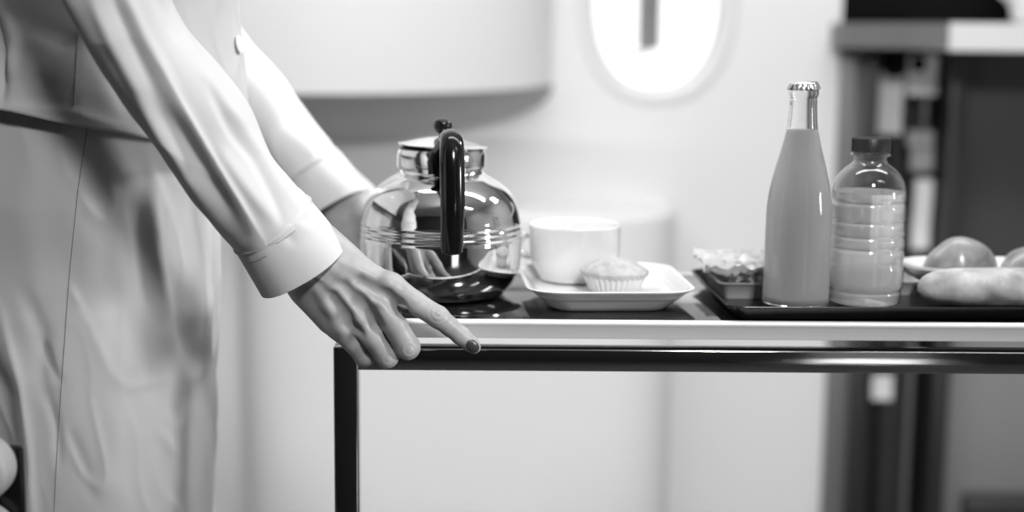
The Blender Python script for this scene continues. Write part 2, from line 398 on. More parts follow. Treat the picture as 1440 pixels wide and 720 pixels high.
for (px, py, r_, lb) in ((1258, 92, 0.024, 'larger dark round latch at the top of the galley recess'), (1291, 90, 0.015, 'smaller dark round latch at the top of the galley recess')):
    c = P(px, py, gy-0.01); bm = lathe_bm([(0, 0), (r_, 0), (r_, 0.012), (r_*0.8, 0.02), (0, 0.022)], 32)
    bmesh.ops.transform(bm, matrix=Matrix.Translation(Vector(c))@Matrix.Rotation(PI/2, 4, 'X'), verts=bm.verts)
    o = obj('rotary_latch', bm, M['eq']); tag(o, lb, 'latch', None)
struct(obj('wall_right', box_bm(2.4, 2.5, -1.8, 4.6, 0, 2.5), M['wall'], smooth=False))
struct(obj('wall_galley', box_bm(XR+0.0, 2.4, 3.3, 3.4, 0, 2.5), M['ggrey'], smooth=False))
# the cabin behind the photographer (seen only in reflections)
struct(obj('wall_front', box_bm(-3.4, 2.4, -1.7, -1.6, 0, 2.5), M['rear'], smooth=False))
dd = struct(obj('rail_reflector', box_bm(0.90, 1.42, -1.6, -1.56, 0, 1.95, 0.01), M['gwhite'], smooth=False))  # made-up white panel, added so the trolley rail mirrors something bright
obj('reflector_handle', tube_bm([(0.97, -1.56, 1.0), (0.97, -1.52, 1.0), (1.09, -1.52, 1.0)], 0.01, 10), M['alu'], dd)
struct(obj('wall_left', box_bm(-3.5, -3.4, -1.8, 4.6, 0, 2.5), M['ggrey'], smooth=False))

# ================================================================== TROLLEY
A = G(478, 448.2, 0.8); B = G(1440, 455, 0.8)
YAW = math.atan2(B[1]-A[1], B[0]-A[0]); TA = Vector((float(A[0]), float(A[1]), 0))
print('trolley', A, B, math.degrees(YAW))
tr = thing('serving_trolley', 'serving trolley with glossy black top, aluminium edge strip and dark steel tube frame', 'trolley', TA, YAW)
DEP, LEN = 0.262, 0.95
def tobj(name, bm, mt_, **k):
    o = obj(name, bm, mt_, **k); return put(o, tr)
tobj('tabletop', box_bm(0.003, LEN-0.003, 0.003, DEP-0.003, 0.783, 0.7995, 0.001), M['top'])
def strip(x0, y0, x1, y1):             # edge moulding with a raised rounded lip
    d = Vector((x1-x0, y1-y0, 0)); L = d.length; d.normalize(); n_ = Vector((d.y, -d.x, 0))
    prof = [(0.004, 0.7835), (-0.0015, 0.7835), (-0.002, 0.7845), (-0.002, 0.7942), (-0.0030, 0.7956), (-0.0036, 0.7966), (-0.0034, 0.7982), (-0.0025, 0.7998), (-0.0005, 0.8006), (0.002, 0.8004), (0.004, 0.7998)]
    bm = bmesh.new(); rings = []
    for s_, mi in ((0, 1), (1, -1)):
        base = Vector((x0, y0, 0))+d*(L*s_)
        rings.append([bm.verts.new(base-n_*o_+d*(mi*o_)+Vector((0, 0, z))) for o_, z in prof])
    k_ = len(prof)
    for k in range(k_): bm.faces.new((rings[0][k], rings[0][(k+1) % k_], rings[1][(k+1) % k_], rings[1][k]))
    bm.faces.new(rings[0]); bm.faces.new(rings[1][::-1]); return bm
tobj('edge_strip', strip(0, 0, LEN, 0), M['alu'], angle=0.9)
tobj('edge_strip', strip(LEN, 0, LEN, DEP), M['alu'], angle=0.9)
tobj('edge_strip', strip(LEN, DEP, 0, DEP), M['alu'], angle=0.9)
tobj('edge_strip', strip(0, DEP, 0, 0), M['alu'], angle=0.9)
# square steel tubes; front rail bottom edge about 47 mm under the top
rz1, rz0 = 0.7735, 0.7525
lx0 = -0.0065; lw = 0.0228
def rotz(y): return y
tobj('rail', box_bm(lx0+lw-0.001, LEN-0.02, 0.0005, 0.0225, rz0, rz1, 0.0022, 3), M['chrome2'])
tobj('rail', box_bm(lx0+lw-0.001, LEN-0.02, DEP-0.0225, DEP-0.0005, rz0, rz1, 0.0022, 3), M['chrome2'])
for x in (lx0, LEN-0.02):
    tobj('leg', box_bm(x, x+lw, 0.0, 0.0228, 0.06, rz1+0.001, 0.0022, 3), M['chrome2'])
tobj('leg', box_bm(LEN-0.02, LEN-0.02+lw, DEP-0.0228, DEP, 0.06, rz1+0.001, 0.0022, 3), M['chrome2'])
for x in (lx0, LEN-0.02):
    tobj('side_rail', box_bm(x+0.002, x+lw-0.002, 0.0228, DEP-0.001, rz0, rz1, 0.002, 3), M['chrome2'])
    for y in (0.004, DEP-0.02):
        tobj('spacer', box_bm(x+0.012, x+0.026, y, y+0.014, rz1, 0.784, 0.001), M['gdark'])
    bm = lathe_bm([(0, 0), (0.018, 0), (0.022, 0.008), (0.022, 0.045), (0.018, 0.058), (0, 0.062)], 24)
    bmesh.ops.transform(bm, matrix=Matrix.Translation((x+0.011, 0.011, 0.0)), verts=bm.verts); tobj('castor', bm, M['black'])
def T2(x, y, z=0): # trolley-local to world
    v = Matrix.Translation(TA)@Matrix.Rotation(YAW, 4, 'Z')@Vector((x, y, z)); return v

# ================================================================== KETTLE
KY = 1.382; kc = P(620, 420, KY); KX = float(kc[0])
kt = thing('steel_kettle', 'round polished steel kettle with black arched handle on the trolley', 'kettle', (KX, KY, 0.8006))
def prof_from_px(rows, cx, Y, dy=0):
    return [(pxm(r, Y, float(P(cx, y, Y)[2])), float(P(cx, y+dy, Y)[2])) for y, r in rows]
def toloc(bm, x, y, z=0):
    bmesh.ops.translate(bm, verts=bm.verts, vec=(-x, -y, -z)); return bm
rows = [(237, 57), (243, 61), (250, 73), (262, 90), (275, 101), (290, 108), (308, 112), (326, 113.5), (350, 113), (372, 111), (388, 106), (402, 96), (414, 84), (421, 72), (425, 60)]
body = smooth_prof(prof_from_px(rows, 620, KY), 8)
zb = 0.8006
body = [(r, max(z-zb, 0.0012)) for r, z in body]
z_end = body[-1][1]
# three rolled grooves around the belly
def groove(r, z):
    for zc in (zg1, zg2, zg3): r += -0.0008*math.exp(-((z-zc)/0.0015)**2)+0.0005*math.exp(-((z-zc-0.003)/0.0014)**2)
    return r
zg1, zg2, zg3 = [float(P(620, y, KY-0.079)[2])-zb-0.0 for y in (331, 339, 347)]
fine = []
for (r0, z0), (r1, z1) in zip(body[:-1], body[1:]):
    n_ = max(1, int(abs(z1-z0)/0.0006)); fine += [(groove(lerp(r0, r1, k/n_), lerp(z0, z1, k/n_)), lerp(z0, z1, k/n_)) for k in range(n_)]
fine += [(body[-1][0], max(z_end, 0.002)), (body[-1][0]-0.002, 0.0003), (0, 0.0003)]
put(obj('body', lathe_bm(fine, 160), M['chrome'], angle=1.2), kt)
nr = [(237, 57), (236, 61), (232, 62.5), (216, 62.5), (212, 61.5), (209, 60)]
nk = [(r, z-zb) for r, z in prof_from_px(nr, 621, KY)]
put(obj('neck', lathe_bm(nk+[(nk[-1][0]-0.003, nk[-1][1]), (nk[-1][0]-0.003, nk[-1][1]-0.01)], 128), M['chrome'], angle=1.0), kt)
gk = [(r, z-zb) for r, z in prof_from_px([(210, 55), (210, 59.5), (206.5, 60.5), (205, 55)], 621, KY)]
put(obj('gasket', lathe_bm(gk, 96), M['black']), kt)
ld = [(r, z-zb) for r, z in prof_from_px([(206, 40), (205.5, 62), (204, 63.5), (203, 62), (201, 50), (197, 36), (194, 22), (192.5, 10), (192, 6), (192, 0)], 623, KY)]
bm = lathe_bm([(0, ld[0][1])]+ld, 128); zl_ = ld[0][1]
bmesh.ops.transform(bm, matrix=Matrix.Translation((0.0015, 0, zl_))@Matrix.Rotation(math.radians(2.6), 4, 'Y')@Matrix.Translation((0, 0, -zl_)), verts=bm.verts)
lid = put(obj('lid', bm, M['chrome'], angle=1.0), kt)
zk = ld[-1][1]
kp = [(0, zk-0.001), (0.0035, zk-0.001), (0.0032, zk+0.0015), (0.0052, zk+0.003), (0.0082, zk+0.0065), (0.0092, zk+0.011), (0.0078, zk+0.0155), (0.004, zk+0.0175), (0, zk+0.018)]
kb_ = smooth_prof(kp, 4); bm = lathe_bm([(abs(r), z) for r, z in kb_], 32); bmesh.ops.translate(bm, verts=bm.verts, vec=(0.0015, 0, 0))
o = obj('knob', bm, M['black']); o.parent = lid
# handle: arch rising beside the lid, coming towards the viewer and down; about 10 mm deep oval grip
hp = [(616, 240, KY-0.040), (620, 214, KY-0.052), (626, 203, KY-0.066), (632, 195, KY-0.082), (634.5, 195, KY-0.098), (635.5, 203, KY-0.110), (635.5, 219, KY-0.1165), (636, 245, KY-0.120), (636.5, 285, KY-0.121), (636, 318, KY-0.119), (635.5, 340, KY-0.117), (635.5, 353, KY-0.116)]
hp = [tuple(P(*q)) for q in hp]
hw = [0.0062, 0.0075, 0.0088, 0.0098, 0.0104, 0.0108, 0.0111, 0.0112, 0.0111, 0.0106, 0.0104, 0.0098]
path = smooth_prof([tuple(p)+(w,) for p, w in zip(hp, hw)], 8)
rad = [(q[3], q[3]*0.82) for q in path]
last = path[-1]
for k in range(1, 7):
    t = k/6*PI/2; path.append((last[0], last[1], last[2]-0.0035*math.sin(t), 0)); rr = 0.2+0.8*math.cos(t)
    rad.append((last[3]*rr, last[3]*0.82*rr))
bm = tube_bm([q[:3] for q in path], rad, 28, side=(1, 0, 0))
toloc(bm, KX, KY, zb); put(obj('handle', bm, M['black']), kt)
bm = tube_bm([tuple(P(614, 246, KY-0.056)), tuple(P(613, 228, KY-0.052)), tuple(P(616, 212, KY-0.048))], [(0.008, 0.004), (0.0085, 0.006), (0.006, 0.004)], 16, side=(1, 0, 0))
toloc(bm, KX, KY, zb); put(obj('handle_bracket', bm, M['black']), kt)
sp = [(0, 0.062, 0.05), (0, 0.09, 0.065), (0, 0.108, 0.085), (0, 0.116, 0.105), (0, 0.124, 0.112)]
bm = tube_bm(smooth_prof(sp, 5), [lerp(0.017, 0.008, min(1, k/16)) for k in range(21)], 24, side=(1, 0, 0)); put(obj('spout', bm, M['chrome']), kt)

# ================================================================== PLATE, CUP, MUFFIN
pf = G(870, 411.5, 0.8225); pb = G(833, 371, 0.8225)
pcx, pcy = (pf[0]+pb[0])/2-0.0015, (pf[1]+pb[1])/2+0.005
hy = (pb[1]-pf[1])/2+0.004; hx = 0.0785
print('plate', pf, pb, hx, hy)
pl = thing('square_plate', 'white square porcelain plate with rounded corners and raised flared rim', 'plate', (pcx, pcy, 0.8004), math.radians(4))
b_ = 0.0215
rings = [(hx-0.026, hy-0.026, 0.02, 0.0), (hx-0.024, hy-0.024, 0.02, 0.0005), (hx-0.020, hy-0.020, 0.022, 0.004), (hx-0.012, hy-0.012, 0.026, 0.012), (hx-0.003, hy-0.003, 0.03, 0.019), (hx, hy, 0.032, 0.0207), (hx+0.0004, hy+0.0004, 0.032, 0.0216), (hx-0.0008, hy-0.0008, 0.032, 0.0224),
         (hx-0.004, hy-0.004, 0.03, 0.0212), (hx-0.008, hy-0.008, 0.026, 0.0155), (hx-0.013, hy-0.013, 0.022, 0.0108), (hx-0.021, hy-0.021, 0.02, 0.0098), (hx-0.034, hy-0.034, 0.018, 0.0094)]
bm = rr_loft(rings, 12); put(obj('dish_body', bm, M['porc'], angle=1.2), pl)
ftr = [(hx-0.030, hy-0.030, 0.018, -0.0), (hx-0.027, hy-0.027, 0.019, -0.0), (hx-0.026, hy-0.026, 0.019, 0.001), (hx-0.031, hy-0.031, 0.018, 0.001)]
CY = 1.418; CX = float(P(806, 350, CY)[0])
cu = thing('white_cup', 'plain white straight-sided cup standing at the back of the square plate', 'cup', (CX, CY, 0.8107))
ch = float(P(806, 315, CY)[2])-0.8107; R0 = 0.0462
cp = [(0, 0.001), (0.032, 0.001), (0.033, 0.0), (0.035, 0.0), (0.0357, 0.002), (0.0368, 0.0045), (0.0395, 0.0085), (0.0425, 0.014), (0.0450, 0.021), (R0-0.0004, 0.03), (R0, ch-0.003), (R0+0.0002, ch-0.001), (R0-0.0008, ch), (R0-0.0022, ch-0.0008), (R0-0.003, ch-0.004), (R0-0.0036, 0.03), (0.0380, 0.012), (0.032, 0.007), (0, 0.006)]
print('cup h', ch)
put(obj('cup_body', lathe_bm(cp, 96), M['porc'], angle=0.9), cu)
cu.location.z += 0.0005; cu.location.x += 0.0015
hd = [(-0.042, 0.012, ch-0.013), (-0.051, 0.017, ch-0.015), (-0.056, 0.019, ch-0.0245), (-0.051, 0.017, ch-0.034), (-0.042, 0.012, ch-0.036)]
put(obj('cup_handle', tube_bm(smooth_prof(hd, 6), 0.0035, 14), M['porc']), cu)
MY = 1.350; MX = float(P(864, 400, MY)[0])
mu = thing('muffin', 'small round-topped muffin in a pleated paper liner on the square plate', 'muffin', (MX, MY, 0.8107))
fl = lambda i, a: 0.0011*math.sin(a*32)*(1 if i > 0 else 0)
put(obj('paper_liner', lathe_bm([(0.0, 0.0003), (0.0225, 0.0003), (0.0235, 0.002), (0.0262, 0.010), (0.0292, 0.0185), (0.0298, 0.0200), (0.0285, 0.0196)], 256, flute=fl), M['liner']), mu)
dm = smooth_prof([(0.0280, 0.0175), (0.0312, 0.0205), (0.0330, 0.0240), (0.0325, 0.0262), (0.029, 0.0292), (0.0225, 0.0335), (0.0155, 0.0375), (0.008, 0.0398), (0.0, 0.0405)], 5)
bm = lathe_bm([(0, 0.016)]+dm, 72)
for v in bm.verts: 
    k_ = noise.noise(v.co*90)*0.0012+noise.noise(v.co*260)*0.0005; d_ = Vector((v.co.x, v.co.y, 0.4*(v.co.z-0.01))); v.co += (d_.normalized() if d_.length > 0 else d_)*k_
put(obj('muffin_top', bm, M['muffin'], angle=None), mu)
mu.scale = (1, 1, 0.78)

# ================================================================== TRAY
TZ = 0.8008
fa = G(1025, 431.5, TZ+0.0135); ty = math.radians(2.6)
ty_m = Matrix.Translation((float(fa[0]), float(fa[1]), 0))@Matrix.Rotation(ty, 4, 'Z')
TL, TD = 0.50, 0.215
tc_ = ty_m@Vector((TL/2, TD/2, TZ))
tt = thing('serving_tray', 'black rectangular serving tray with low flared rim on the right of the trolley', 'tray', tc_, ty)
hx, hy = TL/2, TD/2
rg = [(hx-0.0125, hy-0.0125, 0.010, 0.0), (hx-0.010, hy-0.010, 0.012, 0.0006), (hx-0.0008, hy-0.0008, 0.016, 0.0118), (hx, hy, 0.016, 0.0128), (hx-0.0004, hy-0.0004, 0.016, 0.0136), (hx-0.0022, hy-0.0022, 0.015, 0.0132), (hx-0.012, hy-0.012, 0.012, 0.0026), (hx-0.015, hy-0.015, 0.010, 0.0016)]
put(obj('tray_body', rr_loft(rg, 8), M['tray'], angle=0.7), tt)
FZ = TZ+0.0017                           # tray floor

# glass bottle of juice
BY = 1.318; BX = float(P(1118, 430, BY)[0])
gb = thing('juice_bottle', 'tall clear glass bottle filled with juice, silver crown cap, on the tray', 'bottle', (BX, BY, FZ))
def bprof(rows, cx, Y): return [(pxm(r, Y, float(P(cx, y, Y)[2])), float(P(cx, y, Y)[2])-FZ) for y, r in rows]
rows = [(124, 19), (127, 20.5), (131, 21), (135, 20), (138, 18.8), (142, 19.2), (150, 19.3), (165, 20.2), (181, 21.6), (192, 24), (205, 27), (220, 31), (238, 35.8), (256, 40), (272, 43), (290, 45), (310, 45.8), (350, 46), (400, 46), (425, 46)]
op = smooth_prof(bprof(rows, 1122, BY), 5); Rb = op[-1][0]
outer = op+[(Rb, 0.006), (Rb-0.001, 0.002), (Rb-0.004, 0.0), (Rb-0.012, 0.0), (0, 0.002)]
inner = [(max(r-0.0022, 0.002), z) for r, z in op if z > 0.012]+[(Rb-0.0022, 0.010), (Rb-0.006, 0.006), (0, 0.007)]
bm = lathe_bm(outer[::-1]+inner, 96); put(obj('glass', bm, M['glass'], angle=None), gb)
zj = float(P(1125, 182, BY)[2])-FZ
jr = [(r-0.0007, z) for r, z in op if 0.012 < z <= zj]
ji = [(0, zj), (jr[0][0]-0.001, zj)]+jr+[(Rb-0.0007, 0.010), (Rb-0.004, 0.0055), (0, 0.0055)]
put(obj('juice', lathe_bm(ji, 96), M['juice'], angle=0.8), gb)
zc_ = op[0][1]
cw = pxm(22, BY)
def cfl(i, a): return (0.0009*math.cos(a*21) if i in (1, 2) else 0)
put(obj('crown_cap', lathe_bm([(cw*0.88, zc_-0.002), (cw, zc_-0.0015), (cw*0.98, zc_+0.0008), (cw*0.90, zc_+0.0045), (cw*0.8, zc_+0.006), (0, zc_+0.0064)], 126, flute=cfl), M['crown'], angle=1.0), gb)

# plastic water bottle
WY = 1.337; WX_ = float(P(1214, 430, WY)[0])
wb_ = thing('water_bottle', 'short clear plastic water bottle with dark screw cap beside the juice bottle', 'bottle', (WX_, WY, FZ))
rows = [(214, 23), (216, 27), (218.5, 27), (219.5, 23), (226, 23), (231, 27), (238, 36), (246, 43), (255, 48), (266, 51), (277, 52), (281, 51), (283, 50), (285, 51), (290, 52), (306, 52), (310, 50.6), (314, 52), (326, 52), (330, 50.8), (334, 52), (343, 52), (347, 50.6), (351, 52), (362, 52), (367, 51), (372, 52.4), (384, 52.8), (398, 52.8), (403, 51.5), (406, 50.5), (410, 51), (420, 49.5), (432, 46.5), (437, 44)]
wp = [(r, z) for r, z in bprof(rows, 1218, WY)]
op = smooth_prof(wp, 4)
op = [(r, z) for r, z in op if z > 0.003]
outer = op+[(0.027, 0.0012), (0.022, 0.0), (0.015, 0.004), (0.0, 0.007)]
inner = [(r-0.0007, z) for r, z in op]+[(0.0262, 0.0026), (0.022, 0.0010), (0.0152, 0.0048), (0.0, 0.0078)]
def foot(i, a): return 0
put(obj('plastic_shell', lathe_bm(outer[::-1]+inner, 96), M['pet'], angle=None), wb_)
zw = float(P(1220, 268, WY)[2])-FZ
wi = [(r-0.0012, z) for r, z in op if z < zw]
put(obj('water', lathe_bm([(0, wi[0][1])]+wi+[(0.0255, 0.0032), (0.022, 0.0016), (0.0151, 0.0054), (0.0, 0.0084)], 96), M['water'], angle=0.9), wb_)
ztop = float(P(1224, 213.5, WY)[2])-FZ; zt2 = float(P(1224, 193.5, WY)[2])-FZ; cr = pxm(26, WY)
put(obj('screw_cap', lathe_bm([(cr*0.9, ztop), (cr, ztop+0.0003), (cr, zt2-0.0008), (cr*0.97, zt2), (0, zt2)], 180, flute=lambda i, a: 0.00035*math.cos(a*60) if i in (1, 2) else 0), M['cap'], angle=0.6), wb_)

# food containers with wrapped food
def container(xc, yc, w, d, h, label, rz=0.0):
    t = thing('food_container', label, 'container', (xc, yc, FZ), rz, 'grey food containers on the tray')
    hx, hy = w/2, d/2
    rg = [(hx-0.006, hy-0.006, 0.006, 0.0), (hx-0.001, hy-0.001, 0.008, h-0.002), (hx+0.001, hy+0.001, 0.009, h-0.001), (hx+0.001, hy+0.001, 0.009, h), (hx-0.0012, hy-0.0012, 0.008, h-0.0002), (hx-0.007, hy-0.007, 0.006, 0.0012)]
    put(obj('container_body', rr_loft(rg, 6), M['foil'], angle=0.8), t); return t
def blob(name, mt_, rx, ry, rz_, c, amp=0.2, f=1.6, sub=4, label=None, cat=None, seed=0, zmin=None, power=1.0, ridged=False):
    bm = bmesh.new(); bmesh.ops.create_icosphere(bm, subdivisions=sub, radius=1)
    for v in bm.verts:
        q = v.co*f+Vector((seed, seed*1.7, 0)); n_ = noise.noise(q)
        if ridged: n_ = (0.5-abs(n_))*1.3+0.4*(0.5-abs(noise.noise(q*2.3)))
        s_ = 1+amp*n_; v.co = Vector((v.co.x*rx, v.co.y*ry, v.co.z*rz_))*s_
        if zmin is not None: v.co.z = max(v.co.z, zmin)
    bmesh.ops.translate(bm, verts=bm.verts, vec=c)
    o = obj(name, bm, mt_, angle=None)
    if label: tag(o, label, cat)
    return o
c1 = P(1056, 410, 1.352); f1 = P(1010, 398, 1.352)
h1 = float(f1[2])-FZ
ct1 = container(float(P(1010, 410, 1.35)[0])+0.045, 1.352+0.052, 0.09, 0.10, h1, 'grey food container holding film-wrapped salad behind the juice bottle', 0.04)
x_, y_ = ct1.location.x, ct1.location.y
ct2 = container(float(P(1299, 410, 1.375)[0])-0.042, 1.352+0.070, 0.080, 0.08, h1*0.9, 'grey food container with pale bun behind the water bottle', 0.0)
x2_, y2_ = ct2.location.x, ct2.location.y
sal = thing('wrapped_salad', 'pale salad crumpled up in shiny cling film in the left container', 'salad', (x_, y_, FZ+0.002))
o = blob('salad', M['food'], 0.031, 0.034, 0.013, (0, 0, 0.0185), 0.5, 3.2, 5, ridged=True, seed=3); put(o, sal)
for i, (dx, dy, s_) in enumerate(((-0.036, -0.01, 0.008), (-0.034, 0.012, 0.009), (0.012, -0.03, 0.006))):
    put(blob('salad_leaf', M['leafy'], s_, s_, s_*0.5, (dx, dy, 0.021), 0.9, 2.2, 3, ridged=True, seed=i*5), sal)
# crumpled film sheet
bm = bmesh.new(); bmesh.ops.create_grid(bm, x_segments=70, y_segments=70, size=0.5)
for v in bm.verts:
    x, y = v.co.x*0.115, v.co.y*0.11; r = math.hypot(x/0.05, y/0.05)
    q = Vector((x*38, y*38, 2.2)); n1 = (0.5-abs(noise.noise(q)))*1.0+(0.5-abs(noise.noise(q*2.1)))*0.6
    v.co = Vector((x*1.0, y, 0.017+0.008*math.exp(-r*r)+0.014*n1+0.010*max(0, r-0.8)))
o = obj('cling_film', bm, M['film'], angle=None); solidify(o, 0.0006); put(o, sal)
pb_ = blob('bread_bun', M['bread'], 0.028, 0.030, 0.015, (x2_-0.001, y2_-0.004, FZ+0.026), 0.10, 1.5, 4, 'pale round bun in the container behind the water bottle', 'bread', 4)

# floury bread roll at the front right of the tray
r0 = 0.0185
bm = bmesh.new(); bmesh.ops.create_icosphere(bm, subdivisions=5, radius=1)
xl = float(P(1293, 410, 1.33)[0]); Lh = 0.088
for v in bm.verts:
    t = v.co.x; s_ = (1-abs(t)**5.0)**0.5 if abs(t) < 1 else 0; rr = math.hypot(v.co.y, v.co.z) or 1
    y_r, z_r = v.co.y/rr*s_, v.co.z/rr*s_
    if rr < 1e-5: y_r = z_r = 0
    lump = 1+0.05*noise.noise(Vector((t*3, y_r*1.5, z_r*1.5)))
    v.co = Vector((t*Lh, y_r*r0*1.2*lump, z_r*r0*lump+0.002*(1-t*t)))
    v.co.z = max(v.co.z, -r0*0.86)
bmesh.ops.translate(bm, verts=bm.verts, vec=(xl+Lh, 1.338, FZ+r0*0.87))
tag(obj('bread_roll', bm, M['bread'], angle=None), 'long floury bread roll lying at the front right of the tray', 'bread')

# white oval dish and glazed buns
DY = 1.428; dxl = float(P(1270, 362, DY)[0])
zr = 0.8295; hx, hy = 0.115, 0.044
wd = thing('oblong_dish', 'white oblong dish with glazed buns behind the floury bread roll', 'dish', (dxl+hx, DY, FZ), 0.02)
H = zr-FZ
rg = [(hx-0.030, hy-0.020, 0.02, 0.0), (hx-0.026, hy-0.017, 0.024, 0.001), (hx-0.010, hy-0.008, 0.032, H*0.55), (hx-0.002, hy-0.002, 0.038, H*0.86), (hx, hy, 0.04, H*0.9), (hx, hy, 0.04, H), (hx-0.002, hy-0.002, 0.039, H), (hx-0.006, hy-0.006, 0.036, H*0.85), (hx-0.014, hy-0.012, 0.03, H*0.55), (hx-0.030, hy-0.020, 0.02, 0.004)]
put(obj('dish_body', rr_loft(rg, 12), M['dish'], angle=1.0), wd)
def bun(pxc, pyt, w, seed, label, Y=DY):
    c = P(pxc, pyt, Y); rx = pxm(w/2, Y); top = float(c[2]); base = FZ+0.0060; rz_ = (top-base)
    bm = bmesh.new(); bmesh.ops.create_icosphere(bm, subdivisions=5, radius=1)
    for v in bm.verts:
        n_ = noise.noise(v.co*1.1+Vector((seed, 0, 0)))*0.10; z = v.co.z*(1+n_*0.8)
        s_ = 1+n_+0.03*math.sin(v.co.x*7+seed)
        v.co = Vector((v.co.x*rx*s_*1.04, v.co.y*0.0245*s_, (max(z, -0.25)+0.25)/1.25*rz_*0.99))
    bmesh.ops.translate(bm, verts=bm.verts, vec=(float(c[0]), Y, base))
    tag(obj('glazed_bun', bm, M['bun'], angle=None), label, 'bread', 'glazed buns on the white dish')
bun(1353, 332, 97, 1.3, 'dark glazed bun on the white oblong dish, left one nearest the water bottle')
bun(1447, 347, 76, 4.1, 'dark glazed bun cut by the right frame edge on the white dish')

# ================================================================== PERSON
PYC = 1.3845
pe = thing('person', 'person in grey top with white sleeves and grey skirt, hands on the trolley', 'person', (-0.4, PYC, 0))
def J(px, py, Y): return P(px, py, Y).astype(np.float32)
# ---- near hand as one implicit surface, 1 mm grid
def hand_sdf(Q):
    S = Q.copy(); Y0 = 1.213; S[..., 1] = Y0+(S[..., 1]-Y0)*1.45          # palm is flatter than wide
    def p(px, py, Y): v = J(px, py, Y); v[1] = Y0+(v[1]-Y0)*1.45; return v
    d = cap_d(S, p(388, 297, 1.199), p(442, 364, 1.209), 0.0265, 0.0270)
    for a, b, ra, rb in (((446, 364, 1.209), (470, 378, 1.209), 0.0275, 0.0225),
                         ((470, 372, 1.211), (548, 404, 1.207), 0.0190, 0.0115),
                         ((462, 384, 1.209), (531, 423, 1.2055), 0.0180, 0.0125),
                         ((452, 396, 1.210), (505, 446, 1.208), 0.0175, 0.0120),
                         ((440, 405, 1.213), (481, 461, 1.213), 0.0170, 0.0115),
                         ((430, 396, 1.216), (464, 448, 1.220), 0.0140, 0.0110),
                         ((486, 392, 1.224), (520, 420, 1.226), 0.018, 0.012)):
        d = smin(d, cap_d(S, p(*a), p(*b), ra, rb), 0.015)
    fingers = [
        [((550, 403, 1.206), .0116), ((584, 426, 1.206), .0098), ((616, 446, 1.212), .0097), ((632, 459, 1.217), .0083), ((648, 472, 1.222), .0081), ((661, 483, 1.2255), .0071), ((667, 488.5, 1.2275), .0058)],
        [((530, 422, 1.2045), .0122), ((555, 457, 1.206), .0105), ((573, 488, 1.212), .0110), ((566, 474, 1.231), .0088), ((556, 452, 1.236), .0080)],
        [((504, 446, 1.207), .0116), ((525, 475, 1.209), .0100), ((544, 501, 1.216), .0103), ((534, 484, 1.233), .0082), ((524, 464, 1.236), .0075)],
        [((481, 461, 1.213), .0110), ((497, 482, 1.216), .0090), ((513, 501, 1.222), .0092), ((503, 485, 1.236), .0070), ((496, 470, 1.238), .0066)],
        [((478, 376, 1.224), .0150), ((520, 398, 1.244), .0115), ((550, 413, 1.258), .0090), ((572, 424, 1.266), .0072)]]
    fs = []
    for f in fingers:
        fd = None
        for (a, ra), (b, rb) in zip(f[:-1], f[1:]):
            c = cap_d(Q, J(*a), J(*b), ra, rb); fd = c if fd is None else smin(fd, c, 0.0025)
        fs.append(fd)
    fd = fs[0]
    for g in fs[1:4]: fd = smin(fd, g, 0.0012)
    fd = smin(fd, fs[4], 0.001)
    d = smin(d, fd, 0.0060)
    return d
def ridge(Q, d, pts, r, k, rise, sdf):
    """a raised cord (tendon, vein) or, with negative rise, a furrow laid along the surface"""
    out = []
    for px, py in pts:
        dr = ray(px, py); ys = np.arange(1.16, 1.26, 0.001); L = np.array([CAM+dr*(y/dr[1]) for y in ys], np.float32)
        v = sdf(L[None])[0]; i = int(np.argmax(v < 0)) if (v < 0).any() else len(ys)//2
        out.append(L[i]+dr.astype(np.float32)*(r-rise))
    for a, b in zip(out[:-1], out[1:]):
        c = cap_d(Q, a, b, r, r)
        d = smin(d, c, k)
    return d
def dent(Q, d, pts, r, k, depth, sdf):
    out = []
    for px, py in pts:
        dr = ray(px, py); ys = np.arange(1.16, 1.26, 0.001); L = np.array([CAM+dr*(y/dr[1]) for y in ys], np.float32)
        v = sdf(L[None])[0]; i = int(np.argmax(v < 0)) if (v < 0).any() else len(ys)//2
        out.append(L[i]-dr.astype(np.float32)*(r-depth))
    for a, b in zip(out[:-1], out[1:]):
        c = cap_d(Q, a, b, r, r); d = smax(d, -c, k)
    return d
GH = 0.0010
Q, lo = grid((-0.262, 1.165, 0.735), (-0.020, 1.275, 0.905), GH)
d = hand_sdf(Q)
for pts in ([(482, 372), (515, 386), (546, 400)], [(468, 380), (500, 400), (529, 419)], [(458, 393), (480, 417), (502, 441)], [(446, 405), (462, 430), (477, 456)]):
    d = ridge(Q, d, pts, 0.0034, 0.0070, 0.0007, hand_sdf)
for pts in ([(436, 384), (452, 392), (468, 404), (478, 420), (486, 428)], [(470, 403), (486, 408), (500, 404)], [(500, 414), (512, 430)]):
    d = ridge(Q, d, pts, 0.0016, 0.0026, 0.0009, hand_sdf)
for px, py, r in ((549, 400, 0.0070), (531, 418, 0.0075), (504, 442, 0.0068), (480, 459, 0.0062)):
    d = ridge(Q, d, [(px-2, py-2), (px+2, py+2)], r, 0.006, 0.0022, hand_sdf)
for pts, r, dp in (([(543, 416), (558, 430), (566, 438)], 0.006, 0.0011), ([(516, 437), (530, 456)], 0.006, 0.0011), ([(491, 456), (503, 470)], 0.005, 0.0014),
                   ([(505, 397), (530, 412)], 0.006, 0.0006), ([(484, 405), (508, 428)], 0.006, 0.0007), ([(468, 420), (486, 446)], 0.006, 0.0007)):
    d = dent(Q, d, pts, r, 0.004, dp, hand_sdf)
